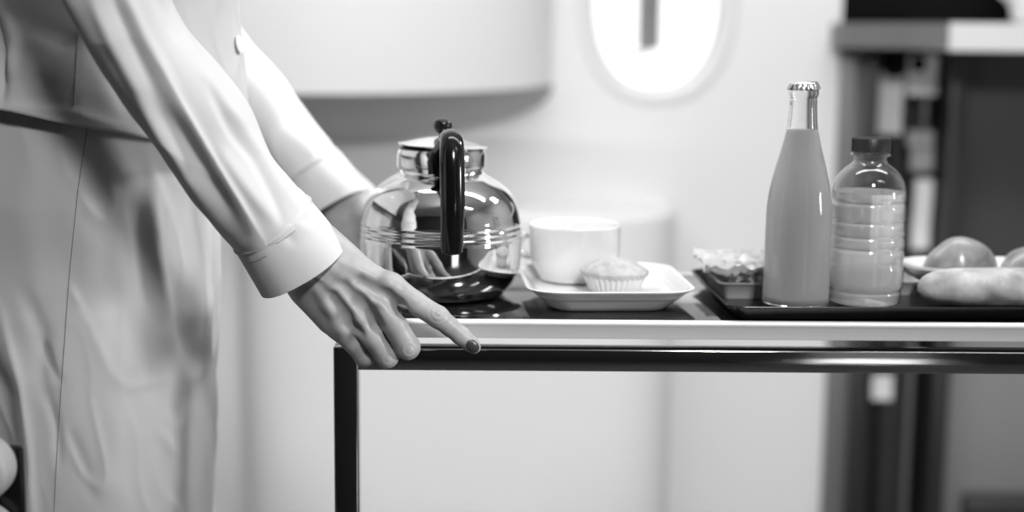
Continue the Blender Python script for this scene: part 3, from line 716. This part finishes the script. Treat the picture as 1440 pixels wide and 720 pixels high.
# knuckle wrinkles: small concentric creases over the bent joints
def wrinkle(d, px, py, Y, R, amp, n):
    c = J(px, py, Y); dx = Q-c; r = np.sqrt((dx*dx).sum(-1)); return d+amp*np.cos(r/R*n*2*PI)*np.exp(-(r/R)**2)
d = wrinkle(d, 617, 439, 1.203, 0.0090, 0.00055, 2.2)
d = wrinkle(d, 576, 492, 1.202, 0.0080, 0.00040, 2.0)
d = wrinkle(d, 547, 505, 1.206, 0.0075, 0.00035, 2.0)
d = wrinkle(d, 649, 469, 1.214, 0.0050, 0.00016, 1.6)
# end of the arm under the sleeve stays open-ended inside the forearm
V, Fq = surface_nets(d, lo, GH)
def smooth_mesh(V, Fq, it=2, lam=0.5):
    for _ in range(it):
        s_ = np.zeros_like(V); c = np.zeros(len(V))
        for i in range(4):
            a, b = Fq[:, i], Fq[:, (i+1) % 4]
            np.add.at(s_, a, V[b]); np.add.at(c, a, 1); np.add.at(s_, b, V[a]); np.add.at(c, b, 1)
        V = V*(1-lam)+lam*s_/np.maximum(c, 1)[:, None]
    return V
V = smooth_mesh(V, Fq, 2, 0.5)
# far hand: the mirror image on the far edge of the trolley
DX, DZ, DXE = -0.012, 0.010, -0.052
Vm = V.copy(); Vm[:, 1] = 2*PYC-Vm[:, 1]; Vm[:, 0] += DX; Vm[:, 2] += DZ
# ---- rest of the body, coarse
GB = 0.006
Q, lo = grid((-0.72, 1.02, 0.0), (-0.10, 1.74, 1.72), GB)
def c3(*v): return np.array(v, np.float32)
S = Q.copy(); S[..., 0] = -0.40+(S[..., 0]+0.40)*1.45
d = cap_d(S, c3(-.40, PYC-.03, .96), c3(-.40, PYC+.03, .96), .105, .105)
d = smin(d, cap_d(S, c3(-.40, PYC, 1.02), c3(-.40, PYC, 1.18), .12, .115), .04)
d = smin(d, cap_d(S, c3(-.40, PYC-.05, 1.28), c3(-.40, PYC+.05, 1.28), .10, .10), .05)
d = smin(d, cap_d(Q, c3(-.41, PYC-.11, 1.345), c3(-.41, PYC+.11, 1.345), .045, .045), .05)
d = smin(d, cap_d(Q, c3(-.415, PYC, 1.36), c3(-.385, PYC, 1.47), .052, .048), .03)
H_ = Q.copy(); hc = c3(-.355, PYC, 1.555); H_ = (H_-hc)/c3(1.12, .92, 1.30)
d = smin(d, cap_d(H_, c3(0, 0, 0), c3(.012, 0, -.03), .082, .062), .02)
d = smin(d, cap_d(Q, c3(-.266, PYC, 1.565), c3(-.245, PYC, 1.535), .008, .012), .012)          # nose
d = smin(d, cap_d(Q, c3(-.272, PYC-.012, 1.508), c3(-.272, PYC+.012, 1.508), .007, .007), .008)   # lips
for s_ in (-1, 1):
    d = smin(d, cap_d(Q, c3(-.36, PYC+s_*.078, 1.575), c3(-.355, PYC+s_*.08, 1.54), .014, .009), .006)
    d = smax(d, -cap_d(Q, c3(-.262, PYC+s_*.032, 1.572), c3(-.262, PYC+s_*.032, 1.572), .014, .014), .01)
    hip = c3(-.405, PYC+s_*.068, .90); kn = c3(-.40+.01*s_, PYC+s_*.07, .50); an = c3(-.44+.02*s_, PYC+s_*.075, .11)
    d = smin(d, cap_d(Q, hip, kn, .072, .050), .03); d = smin(d, cap_d(Q, kn, an, .050, .034), .02)
    d = smin(d, cap_d(Q, an+c3(-.02, 0, -.045), an+c3(.12, 0, -.075), .032, .026), .02)
def arm_px(t): return t
sh = c3(-.41, PYC-.175, 1.36); el = J(178, 30, 1.145); wr = J(425, 344, 1.2085)
for s_ in (0, 1):
    a, b, c_ = sh.copy(), el.copy(), wr.copy()
    if s_:
        for q in (a, b, c_): q[1] = 2*PYC-q[1]
        b[0] += DXE; c_[0] += DX; c_[2] += DZ; b[2] += DZ
    d = smin(d, cap_d(Q, a, b, .036, .027), .02); d = smin(d, cap_d(Q, b, c_, .027, .020), .006)
Vb, Fb = surface_nets(d, lo, GB); Vb = smooth_mesh(Vb, Fb, 2, .5)
n1, n2 = len(Vb), len(V)
allV = np.concatenate([Vb, V, Vm]); allF = np.concatenate([Fb, Fq+n1, Fq[:, ::-1]+n1+n2])
me = bpy.data.meshes.new('body'); me.from_pydata(allV.tolist(), [], allF.tolist())
body_o = link('body', me, M['skin'], pe)
body_o['label'] = 'bare hands with relaxed curled fingers'
hand_bvh = BVHTree.FromPolygons([tuple(v) for v in V.tolist()], [tuple(f) for f in Fq.tolist()])
def hit(bvh, px, py):
    dr = Vector(ray(px, py)).normalized(); h_, n_, i_, dist = bvh.ray_cast(Vector(CAM), dr); return h_, n_
# fingernail of the pointing finger: a curved shell lying on the tip
def nail(cx, cy, dirx, diry, la, wa_, mt_, name, lift=0.0004, tipround=True):
    vs, fs = [], []; na, nb = 14, 10
    for i in range(na+1):
        for j in range(nb+1):
            u, w = i/na*2-1, j/nb*2-1
            e = (1-abs(u)**2.6)**0.5 if abs(u) < 1 else 0.0
            px = cx+dirx*la*u-diry*wa_*w*max(e, .05); py = cy+diry*la*u+dirx*wa_*w*max(e, .05)
            h_, n_ = hit(hand_bvh, px, py)
            if h_ is None:
                h_ = vs[-1] if vs else Vector(P(px, py, 1.222)); vs.append(h_); continue
            vs.append(h_+n_*lift*(1.6-w*w*0.6))
    for i in range(na):
        for j in range(nb):
            a = i*(nb+1)+j; fs.append((a, a+1, a+nb+2, a+nb+1))
    o = pyobj(name, vs, fs, mt_, pe); solidify(o, 0.0005, 1); return o
n_o = nail(664.5, 486.5, .66, .75, 9.5, 7.0, M['nail'], 'fingernail')
n_o['label'] = 'dark polished nail on the pointing finger'

# ---- clothes
def seg_dist(px, py, pts):
    best = np.full(np.shape(px), 1e9); 
    for (x0, y0), (x1, y1) in zip(pts[:-1], pts[1:]):
        dx, dy = x1-x0, y1-y0; L = dx*dx+dy*dy; t = np.clip(((px-x0)*dx+(py-y0)*dy)/L, 0, 1)
        dd_ = np.hypot(px-x0-t*dx, py-y0-t*dy)*np.sign((px-x0)*dy-(py-y0)*dx)
        best = np.where(np.abs(dd_) < np.abs(best), dd_, best)
    return best
def projv(V_):
    dd_ = V_-CAM; k = dd_ @ fwd; return 720+F*(dd_ @ rt)/k, 360-F*(dd_ @ up)/k
def fold_field(V_, folds):
    """folds: (points, width, height[, sharp]) - cloth creases, measured on the photograph, laid on the cloth"""
    px, py = projv(V_); out = np.zeros(len(V_))
    for f in folds:
        pts, w, h = f[:3]; sharp = f[3] if len(f) > 3 else 0
        s_ = seg_dist(px, py, pts)
        ends = np.ones(len(V_))
        (xa_, ya_), (xb_, yb_) = pts[0], pts[-1]
        r_ = s_/w
        if sharp == 0: g = np.exp(-r_**2)
        elif sharp == 1: g = np.where(r_ > 0, np.exp(-r_*2.2), np.exp(-(r_*0.45)**2))      # steep on the right
        else: g = np.where(r_ < 0, np.exp(r_*2.2), np.exp(-(r_*0.45)**2))
        # fade towards the ends
        L = math.hypot(xb_-xa_, yb_-ya_) or 1; t = ((px-xa_)*(xb_-xa_)+(py-ya_)*(yb_-ya_))/L/L
        e_ = np.clip((t+0.12)/0.42, 0, 1)*np.clip((1.12-t)/0.42, 0, 1); g = g*e_*e_*(3-2*e_)
        out += h*g
    return out
def vnormals(V_, F_):
    n_ = np.zeros_like(V_); a, b, c, d_ = (V_[F_[:, i]] for i in range(4)); fn = np.cross(c-a, d_-b)
    for i in range(4): np.add.at(n_, F_[:, i], fn)
    return n_/np.maximum(np.linalg.norm(n_, axis=1), 1e-12)[:, None]
def fbm(V_, s, amp, seed=0):
    return np.array([noise.noise(Vector((float(v[0]*s[0])+seed, float(v[1]*s[1]), float(v[2]*s[2]))))*amp for v in V_])
def crease(V_, s, amp, seed=0):          # sharp-crested fine wrinkles
    out = []
    for v in V_:
        q = Vector((float(v[0]*s[0])+seed, float(v[1]*s[1]), float(v[2]*s[2]+v[0]*s[0]*0.5)))
        n_ = noise.noise(q); m_ = max(0.0, noise.noise(q*0.45+Vector((9, 3, 1)))+0.15)
        out.append(amp*m_*2*(1-min(1, abs(n_)*3.2))**2)
    return np.array(out)
def tubegrid(C, A_, B_, a, b, n, e=2.0):
    """rows of ellipses: centre C, axes A_ B_, half sizes a b"""
    vs = []; m_ = len(C)
    for i in range(m_):
        for k in range(n):
            t = 2*PI*k/n; c, s = math.cos(t), math.sin(t)
            c = math.copysign(abs(c)**(2/e), c); s = math.copysign(abs(s)**(2/e), s)
            vs.append(C[i]+A_[i]*a[i]*c+B_[i]*b[i]*s)
    fs = [(i*n+k, i*n+(k+1) % n, (i+1)*n+(k+1) % n, (i+1)*n+k) for i in range(m_-1) for k in range(n)]
    return np.array(vs), np.array(fs)
def orient(V_, F_):
    n_ = vnormals(V_, F_); c = V_.mean(0)
    if ((V_-c)*n_).sum() < 0: F_ = F_[:, ::-1]
    return F_
# skirt
zs = np.linspace(1.03, 0.44, 190)
fr = [(1.03, -.300), (.97, -.297), (.90, -.293), (.84, -.292), (.78, -.294), (.70, -.301), (.62, -.304), (.5, -.31), (.44, -.32)]
bk = [(1.03, -.51), (.97, -.53), (.90, -.545), (.80, -.545), (.7, -.53), (.6, -.515), (.5, -.50), (.44, -.495)]
yh = [(1.03, .145), (.97, .158), (.90, .166), (.80, .168), (.7, .162), (.6, .155), (.5, .15), (.44, .148)]
def itp(tab, z): t = sorted(tab); return np.interp(z, [q[0] for q in t], [q[1] for q in t])
f_, b2, y2 = itp(fr, zs), itp(bk, zs), itp(yh, zs)
C_ = np.stack([(f_+b2)/2, np.full_like(zs, PYC), zs], 1)
ax_x = np.tile(np.array([1.0, 0, 0]), (len(zs), 1)); ax_y = np.tile(np.array([0, 1.0, 0]), (len(zs), 1))
SV, SF = tubegrid(C_, ax_x, ax_y, (f_-b2)/2, y2, 420, 2.25); SF = orient(SV, SF)
near = SV[:, 1] < PYC
folds = [([(212, 230), (222, 360), (240, 470), (262, 548)], 10, 0.0055), ([(250, 440), (262, 480), (272, 520)], 15, -0.0035), ([(190, 240), (200, 380), (215, 500), (232, 600)], 20, -0.0040),
         ([(285, 300), (292, 430), (283, 560)], 14, 0.0015), ([(262, 545), (280, 520), (287, 470)], 8, 0.0015), ([(250, 560), (262, 600), (268, 700)], 12, -0.0015),
         ([(0, 430), (28, 530), (44, 640), (50, 760)], 14, 0.0060, 1), ([(-30, 480), (8, 560), (18, 720)], 20, -0.008),
         ([(95, 400), (130, 470), (165, 545)], 9, 0.0008), ([(30, 400), (58, 470), (60, 560)], 12, -0.0025), ([(58, 480), (78, 530), (88, 540)], 6, -0.0020), ([(62, 545), (80, 600), (84, 660)], 7, -0.0018),
         ([(95, 600), (120, 660), (130, 700)], 9, -0.0014), ([(150, 520), (180, 545), (245, 535)], 7, 0.0008), ([(95, 400), (112, 430)], 6, 0.0008), ([(222, 600), (245, 640), (250, 700)], 8, 0.0022),
         ([(170, 560), (160, 640), (165, 720)], 18, 0.0022), ([(120, 220), (150, 330), (150, 430)], 22, -0.0020), ([(205, 205), (236, 300), (236, 330)], 9, 0.0025), ([(60, 170), (40, 300), (50, 420)], 24, 0.0016)]
nn = vnormals(SV, SF)
dsp = np.where(near, fold_field(SV, folds), 0)+fbm(SV, (9, 9, 4), 0.004, 3)+fbm(SV, (40, 40, 22), 0.0012, 8)+crease(SV, (26, 26, 12), 0.0018, 21)
SV = SV+nn*dsp[:, None]
sk = pyobj('skirt', SV, SF.tolist(), M['skirt'], pe); sk['label'] = 'pale straight skirt with stitched side seam'; solidify(sk, 0.001, -1)
skirt_bvh = BVHTree.FromPolygons([tuple(v) for v in SV.tolist()], [tuple(f) for f in SF.tolist()])
# jacket torso, hem dipping towards the front
ts = np.linspace(0, 1, 150)
zz = 0.0+ts
hem_b, hem_f = float(P(0, 157, 1.212)[2]), float(P(205, 197, 1.225)[2])
print('hem', hem_b, hem_f)
zs = 0.972+ts*(1.41-0.972)
fr = [(.97, -.262), (1.02, -.264), (1.08, -.270), (1.15, -.275), (1.25, -.262), (1.33, -.28), (1.38, -.32), (1.41, -.355)]
bk = [(.97, -.545), (1.02, -.535), (1.08, -.52), (1.15, -.505), (1.25, -.515), (1.33, -.51), (1.38, -.49), (1.41, -.455)]
yh = [(.97, .172), (1.02, .163), (1.08, .150), (1.15, .145), (1.25, .165), (1.33, .178), (1.38, .150), (1.41, .062)]
f_, b2, y2 = itp(fr, zs), itp(bk, zs), itp(yh, zs)
C_ = np.stack([(f_+b2)/2, np.full_like(zs, PYC), zs], 1)
ax_x = np.tile(np.array([1.0, 0, 0]), (len(zs), 1)); ax_y = np.tile(np.array([0, 1.0, 0]), (len(zs), 1))
JV, JF = tubegrid(C_, ax_x, ax_y, (f_-b2)/2, y2, 360, 2.3); JF = orient(JV, JF)
tt_ = np.repeat(ts, 360); xr = (JV[:, 0]+0.43)/(-.315+0.43)
JV[:, 2] += (hem_b-0.972+(hem_f-hem_b)*np.clip(xr, -1, 1.6))*(1-np.clip(tt_/0.35, 0, 1))**1.0
near = JV[:, 1] < PYC
folds = [([(10, 20), (22, 60), (14, 110)], 8, 0.005), ([(-15, 0), (0, 70), (2, 150)], 9, -0.010), ([(25, 90), (80, 110), (120, 170)], 24, 0.002), ([(20, 30), (60, 40), (110, 60)], 14, -0.004),
         ([(150, 30), (170, 120), (190, 180)], 16, -0.003), ([(0, 150), (100, 158), (205, 190)], 7, 0.0015)]
nn = vnormals(JV, JF)
dsp = np.where(near, fold_field(JV, folds), 0)+fbm(JV, (8, 8, 6), 0.004, 13)+fbm(JV, (35, 35, 30), 0.0008, 5)+crease(JV, (18, 18, 16), 0.0012, 31)
JV = JV+nn*dsp[:, None]
jk = pyobj('jacket', JV, JF.tolist(), M['vest'], pe); jk['label'] = 'light grey fitted jacket body hanging over the skirt'; solidify(jk, 0.0016, -1)
jack_bvh = BVHTree.FromPolygons([tuple(v) for v in JV.tolist()], [tuple(f) for f in JF.tolist()])
# sleeves
ST = [((62, -528), (128, -548), 1.225, .026), ((40, -500), (150, -545), 1.198, .044), ((20, -430), (175, -500), 1.165, .056), ((20, -260), (180, -330), 1.140, .054), ((62, -100), (215, -165), 1.136, .052), ((100, 0), (232, -28), 1.138, .050), ((150, 95), (258, 32), 1.146, .048), ((205, 188), (312, 97), 1.156, .046),
      ((250, 246), (350, 152), 1.167, .0445), ((281, 284), (383, 222), 1.173, .043), ((308, 318), (412, 260), 1.185, .041), ((330, 345), (434, 283), 1.194, .038), ((333, 350), (436, 286), 1.1945, .0375)]
HEM = ((367, 411), (484, 344), 1.209, .0345)
def stations(S_, m_):
    L = np.array([P(a[0], a[1], y) for a, b, y, d_ in S_]); R_ = np.array([P(b[0], b[1], y) for a, b, y, d_ in S_]); D_ = np.array([s_[3] for s_ in S_])
    tab = [tuple(l)+tuple(r)+(dd_,) for l, r, dd_ in zip(L, R_, D_)]
    sp_ = np.array(smooth_prof(tab, m_)); C_ = (sp_[:, :3]+sp_[:, 3:6])/2; A_ = (sp_[:, 3:6]-sp_[:, :3])/2
    a = np.linalg.norm(A_, axis=1); A_ = A_/a[:, None]; t_ = np.gradient(C_, axis=0); t_ /= np.linalg.norm(t_, axis=1)[:, None]
    B_ = np.cross(t_, A_); B_ /= np.linalg.norm(B_, axis=1)[:, None]
    return C_, A_, B_, a, sp_[:, 6]
C_, A_, B_, a, b = stations(ST, 26)
LV, LF = tubegrid(C_, A_, B_, a, b, 260, 2.2); LF = orient(LV, LF)
nn = vnormals(LV, LF)
front = np.clip(-nn[:, 1]*2+0.6, 0, 1)
folds = [([(195, 140), (250, 226), (292, 292)], 9, 0.0050), ([(225, 140), (280, 235), (340, 332)], 17, -0.0080), ([(225, 90), (285, 193), (330, 268), (372, 338)], 8, 0.0050, 1),
         ([(318, 160), (362, 225), (380, 262), (398, 312)], 9, -0.0055), ([(335, 170), (380, 235), (402, 268), (424, 300)], 9, 0.0030), ([(300, 200), (345, 262), (385, 312)], 10, 0.0030),
         ([(150, -20), (185, 60), (225, 140)], 10, -0.0038), ([(165, -30), (205, 55), (250, 130)], 8, 0.0030), ([(125, -10), (165, 75), (215, 165)], 9, 0.0030), ([(200, -40), (245, 40), (262, 60)], 10, -0.003),
         ([(282, 95), (320, 150), (348, 180)], 9, 0.0026), ([(290, 110), (330, 190), (350, 215)], 7, -0.0028),
         ([(-60, -250), (100, -80), (190, -60)], 16, 0.004), ([(60, -160), (150, -60), (210, -50)], 12, -0.004)]
dsp = fold_field(LV, folds)*front+fbm(LV, (14, 14, 14), 0.0035, 2)+fbm(LV, (45, 45, 30), 0.0006, 6)+crease(LV, (17, 17, 12), 0.0022, 44)
rowi = np.repeat(np.arange(len(C_)), 260); dsp = dsp*np.clip((len(C_)-1-rowi)/14, 0.0, 1)
LV = LV+nn*dsp[:, None]
# cuff
CS = [((331, 347), (435, 284), 1.1945, .0385), ((334, 351.5), (438, 288), 1.1955, .0388), ((349, 378), (460, 313), 1.202, .0375), HEM]
C2, A2, B2, a2, b2_ = stations(CS, 16)
a2 = a2+0.0008
CV, CF = tubegrid(C2, A2, B2, a2, b2_, 220, 2.2); CF = orient(CV, CF)
nn2 = vnormals(CV, CF); fr2 = np.clip(-nn2[:, 1]*2+0.6, 0, 1)
folds2 = [([(385, 300), (400, 325), (415, 345)], 8, -0.0016), ([(372, 318), (384, 340)], 7, 0.0013), ([(398, 300), (440, 330)], 9, 0.001), ([(350, 345), (395, 322), (436, 296)], 3, -0.0008)]
CV = CV+nn2*(fold_field(CV, folds2)*fr2+fbm(CV, (18, 18, 18), 0.0014, 4))[:, None]
def mirror(V_, F_):
    W = V_.copy(); W[:, 1] = 2*PYC-W[:, 1]
    W[:, 0] += np.interp(W[:, 2], [.84, .88, 1.03, 1.12, 1.30], [DX, DX, DXE, DXE, 0])   # elbow further back, wrist follows the far hand
    W[:, 2] += np.interp(W[:, 2], [1.1, 1.3], [DZ, 0]); return W, F_[:, ::-1]
def jpart(name, V_, F_, mt_, lab=None, th=0.0014):
    o = pyobj(name, V_, F_.tolist(), mt_, jk); 
    if th: solidify(o, th, -1)
    if lab: o['label'] = lab
    return o
jpart('sleeve', LV, LF, M['cloth'], 'white creased sleeve of the near arm'); jpart('cuff', CV, CF, M['cloth'])
W, WF = mirror(LV, LF); jpart('sleeve', W, WF, M['cloth']); W, WF = mirror(CV, CF); jpart('cuff', W, WF, M['cloth'])
# stitches
def stitches(bvh, pts, step, name, parent, r=0.0003, ln=0.0012, gap=True):
    bm = bmesh.new(); tot = []
    for (x0, y0), (x1, y1) in zip(pts[:-1], pts[1:]):
        n_ = max(1, int(math.hypot(x1-x0, y1-y0)/step)); tot += [(lerp(x0, x1, k/n_), lerp(y0, y1, k/n_)) for k in range(n_)]
    H = [hit(bvh, *q) for q in tot]
    for i in range(len(H)-1):
        (a_, n_), (b_, _) = H[i], H[i+1]
        if a_ is None or b_ is None or (a_-b_).length > 0.02: continue
        m_ = (a_+b_)/2; dv = (b_-a_).normalized()*ln*0.5
        add_bm(bm, tube_bm([m_-dv+n_*0.0002, m_+n_*0.0004, m_+dv+n_*0.0002], r, 6, side=n_))
    o = obj(name, bm, M['thread'], parent, angle=None); return o
cuff_bvh = BVHTree.FromPolygons([tuple(v) for v in CV.tolist()], [tuple(f) for f in CF.tolist()])
stitches(skirt_bvh, [(124, 172), (110, 262), (98, 380), (88, 520), (80, 640), (76, 725)], 3.2, 'side_seam', sk, 0.00042, 0.0011)
stitches(jack_bvh, [(113, 10), (107, 90), (103, 152)], 3.2, 'side_seam', jk, 0.00042, 0.0011)
stitches(cuff_bvh, [(341, 352), (362, 341), (400, 318), (424, 301)], 3, 'cuff_seam', jk, 0.00036)
stitches(cuff_bvh, [(346, 370), (360, 367), (378, 358)], 3, 'buttonhole', jk, 0.0003)
bc = P(322, 64, PYC-0.004); bm = lathe_bm([(0, -0.001), (0.0075, -0.001), (0.0085, 0.0), (0.0085, 0.0012), (0.0075, 0.0022), (0.0055, 0.0016), (0, 0.0016)], 32)
h_, n_, _, _ = jack_bvh.find_nearest(Vector(bc))
bmesh.ops.transform(bm, matrix=Matrix.Translation(h_+n_*0.002)@n_.to_track_quat('Z', 'Y').to_matrix().to_4x4(), verts=bm.verts)
obj('button', bm, M['button'], jk)
# hair in a bun and shoes
def hair_sdf(Q):
    H_ = (Q-c3(-.372, PYC, 1.572))/c3(1.12, 1.0, 1.25); d = cap_d(H_, c3(0, 0, 0), c3(-.01, 0, .0), .092, .088)
    d = np.maximum(d, (Q[..., 0]+.30)*1.0+(1.62-Q[..., 2])*0.9)
    return smin(d, cap_d(Q, c3(-.50, PYC, 1.56), c3(-.51, PYC, 1.56), .038, .034), .015)
Q, lo = grid((-.57, 1.25, 1.43), (-.24, 1.51, 1.72), .005)
hv, hf = surface_nets(hair_sdf(Q), lo, .005); pyobj('hair', smooth_mesh(hv, hf, 2), hf.tolist(), M['hair'], pe)
for s_ in (-1, 1):
    an = np.array([-.44+.02*s_, PYC+s_*.075, .11])
    Q, lo = grid((an[0]-.1, an[1]-.06, -.02), (an[0]+.2, an[1]+.06, .12), .004)
    d = cap_d(Q, c3(an[0]-.02, an[1], .055), c3(an[0]+.135, an[1], .03), .040, .030); d = smax(d, -(Q[..., 2]-.002), .003); d = smax(d, -cap_d(Q, c3(an[0]-.01, an[1], .12), c3(an[0]+.05, an[1], .09), .034, .03), .004)
    hv, hf = surface_nets(d, lo, .004); pyobj('shoe', smooth_mesh(hv, hf, 2), hf.tolist(), M['shoe'], pe)

# ================================================================== SEAT with armrest at the lower left
SY = 1.05
st = thing('passenger_seat', 'grey padded passenger seat armrest at the lower left corner by the skirt', 'seat', (-0.62, SY, 0))
def capsule_prism(cx, cz, rx, rz_, y0, y1, x_back, bev=0.010, n=24):
    """pad with a round front end (towards +x) and soft edges, running back along -x"""
    bm = bmesh.new(); rings = []
    lv = [(y0+bev*(1-math.sin(PI/2*k/5)), bev*(1-math.cos(PI/2*k/5))) for k in range(5, -1, -1)]+[(y1-bev*(1-math.sin(PI/2*k/5)), bev*(1-math.cos(PI/2*k/5))) for k in range(6)]
    for y, i_ in lv:
        pts = [(x_back+i_, cz-rz_+i_)]+[(cx+(rx-i_)*math.sin(PI*k/n), cz-(rz_-i_)*math.cos(PI*k/n)) for k in range(n+1)]+[(x_back+i_, cz+rz_-i_)]
        rings.append([bm.verts.new((x, y, z)) for x, z in pts])
    for A, B in zip(rings[:-1], rings[1:]):
        for k in range(len(A)): bm.faces.new((A[k], A[(k+1) % len(A)], B[(k+1) % len(A)], B[k]))
    bm.faces.new(rings[0]); bm.faces.new(rings[-1][::-1]); return bm
aw = P(26, 655, SY+0.012); ra_ = pxm(46, SY+0.012, .75); zc = float(P(0, 653, SY+0.012)[2])
obj('armrest', capsule_prism(float(aw[0])-ra_, zc, ra_, ra_*1.02, SY-.016, SY+.016, -1.0, 0.009), M['seat'], st)
aw2 = P(41, 735, SY+0.012)
obj('side_panel', capsule_prism(float(aw2[0])-.034, zc-.078, .034, .050, SY-.016, SY+.016, -1.0, 0.009), M['seat'], st)
obj('armrest_gap_shade', box_bm(-0.9, float(P(38, 655, SY+.03)[0]), SY+.017, SY+.03, zc-.10, zc+.012, .004), M['black'], st)  # black box standing in for the shadow in the gap beside the pad
obj('seat_cushion', box_bm(-1.0, -.50, SY-.55, SY-.04, .36, .48, .04, 4), M['seatd'], st)
obj('seat_back', box_bm(-1.12, -.98, SY-.55, SY+.02, .40, 1.12, .05, 4), M['seatd'], st)
for y in (SY-.50, SY-.05):
    obj('seat_leg', box_bm(-.95, -.55, y-.015, y+.015, 0, .38, .006), M['gdark'], st)

# ================================================================== LIGHT
def area(name, loc, target, sx, sy, power, spread=180):
    L = bpy.data.lights.new(name, 'AREA'); L.shape = 'RECTANGLE'; L.size = sx; L.size_y = sy; L.energy = power; L.spread = math.radians(spread)
    o = bpy.data.objects.new(name, L); COL.objects.link(o); o.location = loc
    o.rotation_euler = (Vector(target)-Vector(loc)).to_track_quat('-Z', 'Y').to_euler(); return o
area('key_light', (0.38, -0.22, 2.0), (-0.2, 1.25, 0.9), 0.24, 0.24, 26)
area('ceiling_light', (-0.1, 1.60, 2.46), (-0.1, 2.85, 0.7), 3.2, 0.4, 55)
area('side_light', (2.0, 0.60, 1.0), (-0.36, 1.2, 0.80), 0.3, 0.4, 0.42, 17)
area('far_arm_fill', (1.5, 2.1, 2.1), (-0.24, 1.58, 0.95), 0.3, 0.3, 1.3, 22)  # added fill, no lamp of the cabin, brightens the far sleeve
area('reflector_fill', (1.18, -1.30, 0.55), (1.18, -1.58, 0.10), 0.4, 0.1, 6, 60)  # added lamp, brightens the white panel that the rail mirrors
area('low_wall_fill', (0.0, 1.5, 0.12), (0.0, 2.85, 0.10), 2.6, 0.08, 6)  # added fill out of view, lifts the low part of the back wall
area('ceiling_light', (1.2, 0.2, 2.46), (1.2, -1.4, 0.3), 0.8, 0.4, 16)  # added overhead to light the white panel for the rail's reflection
wd_ = bpy.data.worlds.new('world'); sc.world = wd_; wd_.use_nodes = True
bg = wd_.node_tree.nodes['Background']; bg.inputs[0].default_value = (1, 1, 1, 1); bg.inputs[1].default_value = 1.6
sc.view_settings.view_transform = 'Standard'; sc.view_settings.look = 'None'; sc.view_settings.gamma = 1; sc.view_settings.exposure = 0.0
sc.view_settings.use_curve_mapping = False
sc.cycles.use_denoising = True; sc.cycles.max_bounces = 14; sc.cycles.transmission_bounces = 12; sc.cycles.diffuse_bounces = 5; sc.cycles.glossy_bounces = 6
sc.cycles.sample_clamp_indirect = 4.0
